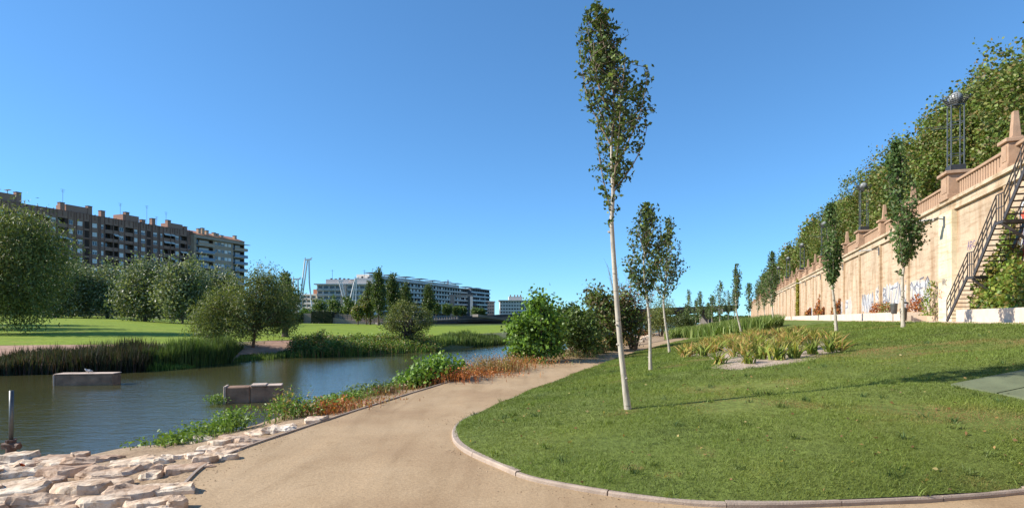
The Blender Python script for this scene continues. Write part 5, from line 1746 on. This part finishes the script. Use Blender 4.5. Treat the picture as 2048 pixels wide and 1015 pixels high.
def facade(cols, rows, z0, cell, root, wall_m, recess_m='recess', name='wall', depth_total=14, zmin=-9):
    """cols: widths; rows: heights bottom up; cell(c, r) -> None or (l, r, b, t margins, depth). Facade in the plane y = 0, outside is -y."""
    mb, rb = MB(), MB()
    ops = []
    x = 0
    for c, w in enumerate(cols):
        z = z0
        for r, h in enumerate(rows):
            s = cell(c, r)
            if s is None:
                mb.add([(x, 0, z), (x + w, 0, z), (x + w, 0, z + h), (x, 0, z + h)], [(0, 1, 2, 3)])
            else:
                l, rr, b, t, d = s
                x0, x1, a, e = x + l, x + w - rr, z + b, z + h - t
                for q in ((x, x0, z, z + h), (x1, x + w, z, z + h), (x0, x1, z, a), (x0, x1, e, z + h)):
                    if q[1] - q[0] > 1e-3 and q[3] - q[2] > 1e-3:
                        mb.add([(q[0], 0, q[2]), (q[1], 0, q[2]), (q[1], 0, q[3]), (q[0], 0, q[3])], [(0, 1, 2, 3)])
                tgt = MB() if d > .5 else mb
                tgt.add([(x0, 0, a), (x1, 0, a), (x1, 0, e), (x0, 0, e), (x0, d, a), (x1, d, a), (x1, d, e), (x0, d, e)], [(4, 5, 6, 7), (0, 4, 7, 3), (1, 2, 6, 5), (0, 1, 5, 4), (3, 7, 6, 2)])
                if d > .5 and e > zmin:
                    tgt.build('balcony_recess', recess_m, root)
                ops.append((c, r, x0, x1, a, e, d))
            z += h
        x += w
    W, H = sum(cols), z0 + sum(rows)
    mb.add([(0, 0, -3), (W, 0, -3), (W, 0, z0), (0, 0, z0)], [(0, 1, 2, 3)])
    D = depth_total
    mb.add([(0, 0, -3), (0, D, -3), (0, D, H), (0, 0, H), (W, 0, -3), (W, D, -3), (W, D, H), (W, 0, H)], [(0, 1, 2, 3), (7, 6, 5, 4), (3, 2, 6, 7), (1, 5, 6, 2)])
    mb.build(name, wall_m, root)
    return ops, W, H

def window(root, x0, x1, a, e, d, kind, r=None):
    """shutter, half shutter or bare glass; frame as a sub-part"""
    if kind == 'shut':
        w = ubox('window', 'shutter', x0 + .03, x1 - .03, d - .08, d - .03, a + .03, e - .03, root)
    else:
        w = ubox('window', 'glass', x0 + .03, x1 - .03, d - .05, d - .01, a + .03, e - .03, root)
        fr = MB()
        sx, sy, sz = w.scale
        for (p0, p1, q0, q1) in ((-.5, -.42, -.5, .5), (.42, .5, -.5, .5), (-.04, .04, -.5, .5), (-.5, .5, -.5, -.43), (-.5, .5, .43, .5)):
            fr.box(p0, p1, -1.2, -.55, q0, q1)
        if 'wf' not in UB:
            UB['wf'] = fr.mesh('window_frame', 'frame_white')
        inst('frame', UB['wf'], parent=w)
        if kind == 'half':
            inst('shutter', UB.setdefault('hs', MB().box(-.46, .46, -2.2, -1.25, .05, .49).mesh('half_shutter', 'shutter')), parent=w)
    return w

def bstart(px, D, Y=None):
    """point where the street line at offset D is seen at column px"""
    Y = FPX * D / (px - 1450.0)
    return Vector((.3704 * Y + D, Y, 0))

# --- brown brick block
r_ = random.Random(5)
b0 = bstart(-55, -215)
bz = 3.0
brown = empty('brown_apartment_block', (b0.x, b0.y, bz), WA)
tag(brown, 'long dark brown brick apartment block with white shutters at left', 'building')
modc = [('bal', 3.3), ('win', 1.9), ('blank', .7), ('win', 2.3), ('slat', 2.0), ('blank', .5), ('win', 2.3), ('blank', .6), ('sml', 1.5), ('bal', 3.0), ('bal', 1.9), ('win', 2.2)]
LB = (bstart(388, -215) - b0).length
plan, W = [], 0
while W < LB - .5:
    for kd, w in modc:
        if W + w > LB:
            break
        plan.append((kd, w))
        W += w
    else:
        continue
    break
rows = [3.02] * 10
Hroof = 33.8
z0 = Hroof - 2.1 - sum(rows)
def cell_b(c, r):
    kd, w = plan[c]
    if kd == 'win':
        return (.3, .3, .95, .55, .22)
    if kd == 'sml':
        return (.35, .25, .95, .55, .22)
    if kd == 'slat':
        return (.2, .2, .3, .3, .25)
    if kd == 'bal':
        return (.12, .12, 1.0, .3, 1.5)
    return None
ops, Wb, Hb = facade([w for _, w in plan], rows + [2.1], z0, lambda c, r: cell_b(c, r) if r < 10 else None, brown, 'brick_brown')
slat_me = MB()
for k in range(7):
    slat_me.box(-.5 + k / 7, -.5 + k / 7 + .09, -.5, .5, -.5, .5)
slat_me = slat_me.mesh('slat_panel', 'slat')
for (c, r, x0, x1, a, e, d) in ops:
    if a + bz < 6:
        continue
    kd = plan[c][0]
    if kd in ('win', 'sml'):
        window(brown, x0, x1, a, e, d, r_.choices(['shut', 'half', 'glass'], [.5, .3, .2])[0])
    elif kd == 'slat':
        inst('slatted_panel', slat_me, ((x0 + x1) / 2, .1, (a + e) / 2), (0, 0, 0), (x1 - x0, .12, e - a), brown)
    else:
        q = r_.random()
        if q < .28:
            aw = MB().add([(x0, -.02, e + .05), (x1, -.02, e + .05), (x1, -.95, e - .75), (x0, -.95, e - .75), (x0, -.02, e + .0), (x1, -.02, e + .0), (x1, -.95, e - .80), (x0, -.95, e - .80)], [(0, 1, 2, 3), (7, 6, 5, 4), (0, 3, 7, 4), (1, 5, 6, 2), (3, 2, 6, 7), (0, 4, 5, 1)]).build('awning', 'awning', brown)
        if q > .35:
            ubox('balcony_door', 'glass', x0 + .3, (x0 + x1) / 2 + .3, 1.40, 1.47, a + .05, e - .25, brown)
        if q > .6:
            ubox('balcony_screen', 'slat', x1 - .9, x1 - .1, .1, .16, a + .02, e - .02, brown)
# pilaster ribs, string course, parapet fins
x = 0
for kd, w in plan:
    ubox('rib', 'brick_rib', x - .09, x + .09, -.22, -.003, z0 + 5 * 3.02, Hb + .05, brown)
    if w > 1.8:
        ubox('parapet_fin', 'brick_rib', x + w / 2 - .09, x + w / 2 + .09, -.2, -.003, Hb - 1.7, Hb + .35, brown)
    x += w
ubox('string_course', 'brick_rib', -.1, Wb + .1, -.26, -.005, z0 + 8 * 3.02 - .12, z0 + 8 * 3.02 + .1, brown)
ubox('string_course', 'brick_rib', -.1, Wb + .1, -.2, -.006, z0 + 5 * 3.02 - .1, z0 + 5 * 3.02 + .1, brown)
ubox('parapet_coping', 'brick_rib', -.1, Wb + .1, -.12, .3, Hb + .002, Hb + .1, brown)
for k, (f, w, h) in enumerate([(.12, 5.5, 2.6), (.40, 7, 2.4), (.655, 6, 2.4), (.91, 5.5, 2.2)]):
    x = f * Wb
    rb_ = ubox('roof_house', 'brick_brown', x - w / 2, x + w / 2, 1.0, 6, Hb + .0, Hb + h, brown)
for k, f in enumerate([.165, .335, .455, .515, .635, .72, .775, .865, .965]):
    x = f * Wb
    h = [3.4, 2.6, 3.0, 2.2, 3.2, 1.5, 2.6, 3.0, 1.6][k]
    ch = ubox('chimney', 'brick_brown', x - .7, x + .7, .8, 2.2, Hb, Hb + h, brown)
    ubox('chimney_cap', 'slat', x - .8, x + .8, .7, 2.3, Hb + h + .002, Hb + h + .16, brown)
for k, (f, h) in enumerate([(.105, 8), (.355, 7.5), (.62, 6.5), (.76, 7.5), (.815, 4), (.87, 6.5)]):
    x = f * Wb
    an = MB().bar((x, 3, Hb), (x, 3, Hb + h), .07)
    for q in (0, .5, .9):
        an.bar((x - .7 + q * .3, 3, Hb + h - q - .1), (x + .7 - q * .3, 3, Hb + h - q - .1), .05)
    an.build('antenna', 'dark_steel', brown)
xd = .128 * Wb
MB().lathe([(.05, 0), (.6, .12), (1.0, .4), (.98, .42), (.55, .16), (.04, .05)], 14).build('satellite_dish', 'kerb', brown, True)
dsh = brown.children[-1]
dsh.location = (xd, 1.2, Hb + 3.6)
dsh.rotation_euler = (R(80), 0, R(30))
ubox('dish_mast', 'dark_steel', xd - .06, xd + .06, 1.3, 1.42, Hb + 2.3, Hb + 3.6, brown)

# --- tan block with blue balconies
t0 = bstart(388.4, -213)
tan_b = empty('tan_apartment_block', (t0.x, t0.y, bz), WA)
tag(tan_b, 'tan brick apartment block with blue glass balconies beside the brown one', 'building')
LT = (bstart(489, -213) - t0).length
tp = [('blank', .9), ('bal', 7.2), ('blank', .6), ('win', 1.5), ('win', 1.5), ('win', 1.5), ('win', 1.7), ('win', 1.7), ('blank', .7), ('bal', 5.6)]
sc_ = LT / sum(w for _, w in tp)
tp = [(k, w * sc_) for k, w in tp]
def cell_t(c, r):
    kd, w = tp[c]
    if r >= 10:
        return None
    if kd == 'win':
        return (.12, .12, 1.0, .6, .2)
    if kd == 'bal':
        return (.05, .05 if c < 9 else .3, .25, .35, 1.6)
    return None
ops, Wt, Ht = facade([w for _, w in tp], [3.02] * 10 + [1.3], 1.2, cell_t, tan_b, 'brick_tan')
for (c, r, x0, x1, a, e, d) in ops:
    if a + bz < 6:
        continue
    if tp[c][0] == 'win':
        window(tan_b, x0, x1, a, e, d, r_.choices(['shut', 'half', 'glass'], [.5, .3, .2])[0])
    else:
        ubox('balcony_slab', 'band', x0 - .05, x1 + (.0 if c < 9 else 1.2), -1.1, -.004, a - .28, a - .02, tan_b)
        ubox('balcony_railing', 'glass_rail' if r < 9 else 'brick_tan', x0 - .02, x1 + (.0 if c < 9 else 1.2), -1.1, -1.04, a - .0, a + .95, tan_b)
        ubox('balcony_door', 'glass', x0 + .4, x0 + 2.0, 1.48, 1.57, a + .02, e - .2, tan_b)
        ubox('balcony_door', 'shutter', x0 + 2.6, x1 - .8, 1.48, 1.57, a + .02, e - .2, tan_b)
ubox('roof_canopy', 'band', .8, Wt + 2.0, -1.5, -.01, Ht - 1.45, Ht - 1.3, tan_b)
rf = MB().add([(-.3, -.4, Ht), (Wt + .2, -.4, Ht), (Wt + .2, 7, Ht + 2.4), (-.3, 7, Ht + 2.4), (-.3, 14.3, Ht), (Wt + .2, 14.3, Ht)], [(0, 1, 2, 3), (3, 2, 5, 4), (0, 3, 4), (1, 5, 2), (0, 4, 5, 1)]).build('roof', 'tile_roof', tan_b)
for f, h in [(.18, 2.8), (.25, 3.3), (.33, 2.6), (.47, 2.2), (.53, 2.0), (.9, 2.4), (.62, 1.6)]:
    x = f * Wt
    ubox('chimney', 'brick_tan', x - .6, x + .6, 2.4, 3.6, Ht + .2, Ht + h, tan_b)
    ubox('chimney_cap', 'slat', x - .7, x + .7, 2.3, 3.7, Ht + h + .002, Ht + h + .15, tan_b)

# --- long white and grey block in the middle
def strip_block(name, lab, px0, px1, D, floors, Htop, spec, wall_m, band_m, sty):
    s, e_ = bstart(px0, D), bstart(px1, D)
    root = empty(name, (s.x, s.y, 2.0), WA)
    tag(root, lab, 'building')
    L = (e_ - s).length
    n = int(L / spec)
    cw = L / n
    hz = Htop / floors
    ops, W, H = facade([cw] * n, [hz] * floors, 1.0, lambda c, r: (.25, .25, .95, .5, .7), root, wall_m, 'recess')
    rr = random.Random(len(name))
    for r in range(1, floors):
        for c in range(0, n, 3):
            c1 = min(n, c + 3)
            ubox('balcony_band', band_m, c * cw + .05, c1 * cw - .25, -.9, -.004, 1 + r * hz - .25, 1 + r * hz + .85, root)
    for (c, r, x0, x1, a, e, d) in ops:
        if a < 3:
            continue
        ubox('window', 'glass' if rr.random() < .8 else 'shutter', x0 + .05, x1 - .05, d - .09, d - .02, a + .04, e - .04, root)
    ubox('roof_edge', band_m, -.4, W + .8, -1.2, 1.0, H + .003, H + .35, root)
    return root, W, H
gw, Wg, Hg = strip_block('long_grey_block', 'long grey apartment block with white balcony bands beyond the bridge', 742, 972, -197, 7, 21.0, 4.2, 'grey_wall', 'band', 0)
ubox('attic', 'white_wall', 2, Wg * .72, 2.5, 11, Hg + .36, Hg + 2.7, gw)
for k in range(9):
    x = 3 + k * Wg / 9.3
    ubox('roof_canopy', 'dark_steel', x, x + 9, -.5, 7, Hg + 3.6 - (k > 6) * 1.6, Hg + 3.8 - (k > 6) * 1.6, gw)
    ubox('canopy_post', 'dark_steel', x + 4, x + 4.3, 3, 3.3, Hg + .37, Hg + 3.6 - (k > 6) * 1.6, gw)
gl, Wl, Hl = strip_block('glass_fronted_block', 'blue grey glass fronted end block right of the long grey one', 940.5, 979, -194, 7, 22.0, 3.2, 'grey_wall', 'glass_rail', 0)

def front_block(name, lab, px0, px1, Y, ytop, floors, ncol, wall_m, band_m='band', deep=16, rz=0.0, plan=None):
    """a block whose front faces the camera"""
    X0, X1 = (px0 - CX) / FPX * Y, (px1 - CX) / FPX * Y
    root = empty(name, (X0, Y, 2.0), rz)
    tag(root, lab, 'building')
    L = X1 - X0
    H = EYE + (HY - ytop) / FPX * Y - 2.0
    hz = (H - .6) / floors
    cw = L / ncol
    ops, W, Hh_ = facade([cw] * ncol, [hz] * floors, .6, lambda c, r: (cw * .14, cw * .14, hz * .34, hz * .2, .5), root, wall_m, 'recess', depth_total=deep)
    for (c, r, x0, x1, a, e, d) in ops:
        ubox('window', 'glass', x0 + .04, x1 - .04, d - .08, d - .02, a + .03, e - .03, root)
    if band_m:
        for r in range(1, floors):
            ubox('balcony_band', band_m, .1, L * .46, -1.0, -.004, .6 + r * hz - .2, .6 + r * hz + .8, root)
            ubox('balcony_band', band_m, L * .56, L * .82, -1.0, -.004, .6 + r * hz - .2, .6 + r * hz + .8, root)
    ubox('roof_slab', 'white_wall', -1.2, L + .6, -1.4, deep, Hh_ + .002, Hh_ + .5, root)
    return root, L, Hh_
wb, Lw, Hw = front_block('white_apartment_block', 'white apartment block with stacked balconies behind the round trees', 634, 742, 285, 569, 6, 9, 'white_wall', rz=R(2))
ubox('attic', 'white_wall', Lw * .13, Lw * .55, 3, 12, Hw + .51, Hw + 2.9, wb)
ubox('attic', 'white_wall', Lw * .7, Lw * 1.0, 3, 12, Hw + .51, Hw + 3.6, wb)
ubox('stair_tower', 'pink_wall', Lw * .47, Lw * .55, -1.5, -.01, .6, Hw - .1, wb)
for f, h in [(.2, 3.6), (.28, 3.4), (.36, 3.8), (.44, 3.6), (.52, 3.5), (.78, 4.6), (.9, 4.4)]:
    MB().lathe([(.5, Hw + 2), (.5, Hw + h - .3), (.8, Hw + h - .3), (.7, Hw + h), (.1, Hw + h + .1)], 8, (Lw * f, 6)).build('roof_vent', 'dark_steel', wb)
for f in (.22, .82):
    MB().bar((Lw * f, 6, Hw + 2), (Lw * f, 6, Hw + 8), .12).bar((Lw * f - .8, 6, Hw + 7.5), (Lw * f + .8, 6, Hw + 7.5), .08).build('antenna', 'dark_steel', wb)
lw, Ll, Hl2 = front_block('low_white_block', 'pale apartment block glimpsed behind the tall mast', 584, 636, 300, 590, 5, 5, 'white_wall', rz=R(-10))
ubox('attic', 'tile_roof', Ll * .72, Ll * .98, 4, 10, Hl2 + .5, Hl2 + 3.2, lw)
fb, Lf, Hf = front_block('distant_pale_block', 'pale apartment block with rows of small windows left of the large leaved shrub', 1000, 1060, 420, 601, 5, 11, 'white_wall', None, rz=R(3))
ubox('attic', 'white_wall', Lf * .3, Lf * .75, 3, 10, Hf + .5, Hf + 3.2, fb)
for f in (.36, .5, .6, .7):
    ubox('chimney', 'brick_tan', Lf * f - .5, Lf * f + .5, 4, 5, Hf + 3.2, Hf + 4.5, fb)
sb, Ls_, Hs_ = front_block('small_pale_block', 'small pale block at the right end of the grey one', 975, 988, 440, 603, 5, 3, 'pink_wall', None)

# ------------------------------------------------------------------ steel masts
def mast(px, ytop, Y, ybase, feet, lab):
    X = (px - CX) / FPX * Y
    zt = EYE + (HY - ytop) / FPX * Y
    zb = EYE + (HY - ybase) / FPX * Y
    t = empty('steel_mast', (X, Y, zb))
    tag(t, lab, 'mast', 'pale steel masts across the river')
    K = Y / FPX
    H = zt - zb
    for (dx0, dx1, kink) in feet:
        pts = [(dx0 * K, 0, 0), ((dx0 * (1 - kink[0]) + dx1 * kink[0] + kink[1]) * K, .3, H * kink[0]), (dx1 * K, 0, H)]
        MB().tube(pts, .2, 6).build('leg', 'pale_steel', t)
    MB().bar((min(f[1] for f in feet) * K - .1, 0, H), (max(f[1] for f in feet) * K + .7, 0, H + .1), .35).bar((max(f[1] for f in feet) * K, 0, H), (max(f[1] for f in feet) * K + .9, 0, H + .6), .2).bar((min(f[1] for f in feet) * K, 0, H), (min(f[1] for f in feet) * K + .1, 0, H + .6), .2).build('head', 'pale_steel', t)
mast(612, 519, 165, 640, [(-16, -2, (.4, -1)), (-12, 3, (.3, -2)), (14, 6, (.62, -3))], 'tallest pale steel mast with three bent legs')
mast(593, 558, 165, 640, [(3, 3, (.5, 0)), (-16, -6, (.5, 2))], 'shorter steel mast behind the tallest, with a single straight post')
mast(711, 557, 190, 640, [(-24, -1, (.5, 1)), (-16, 1, (.5, 1)), (-2, 2, (.5, 0))], 'steel mast with splayed legs before the white block')
mast(680, 562, 195, 640, [(14, -2, (.5, 1)), (20, 2, (.5, 1))], 'steel mast leaning right before the white block')

# ------------------------------------------------------------------ road bridge
p0, p1 = P(866, 634, 152), P(1476, 609, 262)
br = empty('road_bridge', (p0.x, p0.y, 0), math.atan2(p1.y - p0.y, p1.x - p0.x))
tag(br, 'long dark concrete road bridge crossing behind the park', 'bridge')
LBR = math.hypot(p1.x - p0.x, p1.y - p0.y)
def slab(name, x0, x1, y0, y1, dz0, dz1, mat):
    z = lambda x: p0.z + (p1.z - p0.z) * x / LBR
    return MB().add([(x0, y0, z(x0) + dz0), (x1, y0, z(x1) + dz0), (x1, y1, z(x1) + dz0), (x0, y1, z(x0) + dz0), (x0, y0, z(x0) + dz1), (x1, y0, z(x1) + dz1), (x1, y1, z(x1) + dz1), (x0, y1, z(x0) + dz1)],
                    [(3, 2, 1, 0), (4, 5, 6, 7), (0, 1, 5, 4), (1, 2, 6, 5), (2, 3, 7, 6), (3, 0, 4, 7)]).build(name, mat, br)
slab('deck', -2, LBR, 0, 9, -1.9, -.75, 'asphalt')
slab('parapet', 8, LBR, -.25, -.01, -1.6, .0, 'asphalt')
slab('edge_band', -2, LBR, -.35, -.255, -1.0, -.72, 'pier')
slab('girder', -2, LBR, .8, 8, -2.9, -1.9, 'asphalt')
for k in range(13):
    slab('railing_post', -2 + k * .8, -1.9 + k * .8, -.2, -.05, -.75, 0, 'pier')
slab('railing', -2, 8, -.2, -.05, -.08, .02, 'pier')
for k in range(8):
    x = 5 + k * LBR / 8.2
    zt = p0.z + (p1.z - p0.z) * x / LBR - 2.9
    ubox('pier', 'pier', x - .8, x + .8, 2, 7, -1.5, zt - .002, br)
ubox('abutment', 'pier', -6, 2.5, 1, 12, -1, p0.z - 1.95, br)
ubox('abutment_wall', 'pier', 6.5, 12, 3.5, 8, -1.0, p0.z - 2.95, br)
slab('approach_deck', -16, -2.01, -.3, 9, -1.9, -.75, 'pier')
sr = MB().add([(12, -1.5, 2.2), (31, -6, -.2), (31, -8.5, -.2), (12, -4, 2.2), (12, -1.5, 2.9), (31, -6, .5), (31, -8.5, .5), (12, -4, 2.9)], [(3, 2, 1, 0), (4, 5, 6, 7), (0, 1, 5, 4), (1, 2, 6, 5), (2, 3, 7, 6), (3, 0, 4, 7)]).build('stair_ramp', 'pier', br)
# portal frame at the bridge head
q0, q1 = P(905, 627, 172), P(943, 627, 172)
pf = empty('portal_frame', (q0.x, q0.y, q0.z))
tag(pf, 'pale concrete portal frame standing on the bridge head', 'portal')
w = q1.x - q0.x
h = (627 - 592) / FPX * 172
MB().box(-.6, .6, -.5, .5, -3.0, h).build('post', 'grey_wall', pf)
MB().box(w - .38, w + .38, -.5, .5, -3.0, h).build('post', 'white_wall', pf)
MB().box(-1.0, w + .5, -.5, .5, h + .003, h + .5).build('beam', 'grey_wall', pf)
# lamp posts on the bridge
for (x, yb, yt, Y, lab) in [(1145, 620, 605, 205, 'dark street lamp on the bridge above the dark shrub'), (1394, 613, 597, 250, 'dark street lamp on the bridge above the distant young trees')]:
    b_, t_ = P(x, yb + 4, Y), P(x, yt, Y)
    l = empty('bridge_lamp', b_)
    tag(l, lab, 'street lamp', 'street lamps on the bridge')
    MB().tube([(0, 0, 0), (0, 0, t_.z - b_.z)], .14, 6).build('pole', 'dark_steel', l)
    MB().box(-.1, 1.7, -.15, .15, t_.z - b_.z + .002, t_.z - b_.z + .22).build('lamp_arm', 'dark_steel', l)
# tower crane, far
c_ = P(896, 620, 520)
cr_ = empty('tower_crane', (c_.x, c_.y, 2))
tag(cr_, 'thin pinkish tower crane behind the long grey block', 'crane')
hc = EYE + (HY - 566) / FPX * 520 - 2
M['crane'] = plain('crane_paint', (.5, .25, .2), .6, .1, 1)
MB().bar((0, 0, 0), (0, 0, hc + 3), .9).build('tower', 'crane', cr_)
MB().bar((-13, 0, hc - 1.2), (5, 0, hc), .5).bar((0, 0, hc + 3), (-9, 0, hc - .8), .15).bar((0, 0, hc + 3), (4, 0, hc), .15).build('jib', 'crane', cr_)

# distant wood behind the bridge
wp, od = [], []
C = []
for k in range(16000):
    px = rng.uniform(990, 1520)
    Y = rng.uniform(300, 330)
    X = (px - CX) / FPX * Y
    top = 3.2 + 1.6 * noise.noise(Vector((px * .03, 0, 0))) + 1.2 * noise.noise(Vector((px * .12, 7, 0)))
    C.append((X, Y, rng.uniform(-.5, max(1.0, top))))
C = np.array(C)
n = len(C)
Ls = rng.uniform(.6, 1.3, n)
V, F, Cc = leaf_quads(C, unit(rng.normal(size=(n, 3))), Ls, Ls * .7, pick_cols(n, P_DARK + P_MID, .2))
o = np_mesh('distant_wood', V, F, 'leaf', None, Cc)
tag(o, 'far off dark green wood under the bridge', 'wood', kind='stuff')
# white notice board under the distant young trees
nb_ = empty('notice_board', P(1440, 652, 72))
nb_.location.z = gzl(nb_.location.x, nb_.location.y)
tag(nb_, 'white notice board on a post beneath the distant young trees', 'sign')
zz = EYE + (HY - 622) / FPX * 72 - nb_.location.z
MB().tube([(0, 0, 0), (0, 0, zz + .3)], .05, 6).build('post', 'grey_steel', nb_)
MB().box(-.25, .35, -.07, -.03, zz - .35, zz + .35).build('panel', 'frame_white', nb_)

# ------------------------------------------------------------------ people
M['skin'] = plain('skin', (.42, .26, .19), .6, .08, 8)
M['cloth_pale'] = plain('pale_clothing', (.55, .52, .5), .9, .12, 6)
M['cloth_blue'] = plain('blue_grey_clothing', (.16, .19, .25), .9, .15, 6)
M['hair'] = plain('dark_hair', (.04, .03, .025), .7, .2, 10)
def person(loc, rz, pose, top, bottom, lab):
    t = empty('person', loc, rz)
    tag(t, lab, 'person')
    if pose == 'walk':
        hip, kn, an, toe = .92, (.10, -.12), (.2, -.38), None
        J = {'hip': (0, 0, .93), 'ch': (0, 0, 1.32), 'nk': (0, -.02, 1.48), 'hd': (0, -.05, 1.62), 'tp': (0, -.04, 1.74),
             'hl': (.09, 0, .88), 'kl': (.1, -.18, .48), 'al': (.1, -.26, .08), 'tl': (.1, -.40, .04), 'hr': (-.09, 0, .88), 'kr': (-.1, .06, .47), 'ar': (-.1, .34, .12), 'tr': (-.1, .24, .03),
             'sl': (.18, 0, 1.40), 'el': (.23, .16, 1.14), 'wl': (.2, .06, .92), 'fl': (.2, -.01, .84), 'sr': (-.18, 0, 1.40), 'er': (-.23, -.12, 1.15), 'wr': (-.2, -.32, 1.02), 'fr': (-.2, -.40, 1.0)}
    else:
        J = {'hip': (0, 0, .14), 'ch': (0, -.04, .52), 'nk': (0, -.06, .68), 'hd': (0, -.09, .82), 'tp': (0, -.08, .94),
             'hl': (.1, -.03, .14), 'kl': (.13, -.42, .42), 'al': (.12, -.6, .08), 'tl': (.12, -.74, .05), 'hr': (-.1, -.03, .14), 'kr': (-.13, -.40, .42), 'ar': (-.12, -.62, .08), 'tr': (-.12, -.76, .05),
             'sl': (.18, -.03, .6), 'el': (.22, -.2, .38), 'wl': (.16, -.4, .42), 'fl': (.14, -.48, .42), 'sr': (-.18, -.03, .6), 'er': (-.22, -.2, .38), 'wr': (-.16, -.4, .42), 'fr': (-.14, -.48, .42)}
    Rd = {'hip': .145, 'ch': .155, 'nk': .06, 'hd': .1, 'tp': .075, 'hl': .1, 'kl': .06, 'al': .042, 'tl': .035, 'sl': .07, 'el': .045, 'wl': .033, 'fl': .035}
    E_ = [('hip', 'ch'), ('ch', 'nk'), ('nk', 'hd'), ('hd', 'tp'), ('hip', 'hl'), ('hl', 'kl'), ('kl', 'al'), ('al', 'tl'), ('hip', 'hr'), ('hr', 'kr'), ('kr', 'ar'), ('ar', 'tr'), ('ch', 'sl'), ('sl', 'el'), ('el', 'wl'), ('wl', 'fl'), ('ch', 'sr'), ('sr', 'er'), ('er', 'wr'), ('wr', 'fr')]
    ks = list(J)
    rad = [Rd.get(k, Rd.get(k[0] + 'l', .05)) for k in ks]
    o = skin('body', [J[k] for k in ks], [(ks.index(a), ks.index(b)) for a, b in E_], rad, 'skin', t)
    # clothes: looser shells over trunk and legs
    def shell(name, keys, ed, g, mat):
        skin(name, [J[k] for k in keys], [(keys.index(a), keys.index(b)) for a, b in ed], [Rd.get(k, Rd.get(k[0] + 'l', .05)) * g for k in keys], mat, t)
    shell('shirt', ['hip', 'ch', 'sl', 'el', 'sr', 'er'], [('hip', 'ch'), ('ch', 'sl'), ('sl', 'el'), ('ch', 'sr'), ('sr', 'er')], 1.15, top)
    shell('trousers', ['hip', 'hl', 'kl', 'al', 'hr', 'kr', 'ar'], [('hip', 'hl'), ('hl', 'kl'), ('kl', 'al'), ('hip', 'hr'), ('hr', 'kr'), ('kr', 'ar')], 1.2, bottom)
    hp, tp_ = Vector(J['hd']), Vector(J['tp'])
    skin('hair', [tuple(hp + Vector((0, .035, .02))), tuple(tp_ + Vector((0, .01, .01)))], [(0, 1)], [.098, .085], 'hair', t)
X = (160 - CX) / FPX * 140
person((X, 140, gzl(X, 140)), R(-60), 'walk', 'cloth_blue', 'cloth_pale', 'person in dark top and pale trousers walking along the far hedge')
for (px, rz, tp_, bt, lab) in [(1440, R(-60), 'cloth_pale', 'cloth_blue', 'person in a pale top seated on the grass by the leafy strip'), (1448, R(50), 'cloth_blue', 'cloth_blue', 'person in dark clothes seated on the grass by the leafy strip')]:
    X = (px - CX) / FPX * 61
    z = EYE - (650 - HY) / FPX * 61
    person((X, 61, gzl(X, 61)), rz, 'sit', tp_, bt, lab)
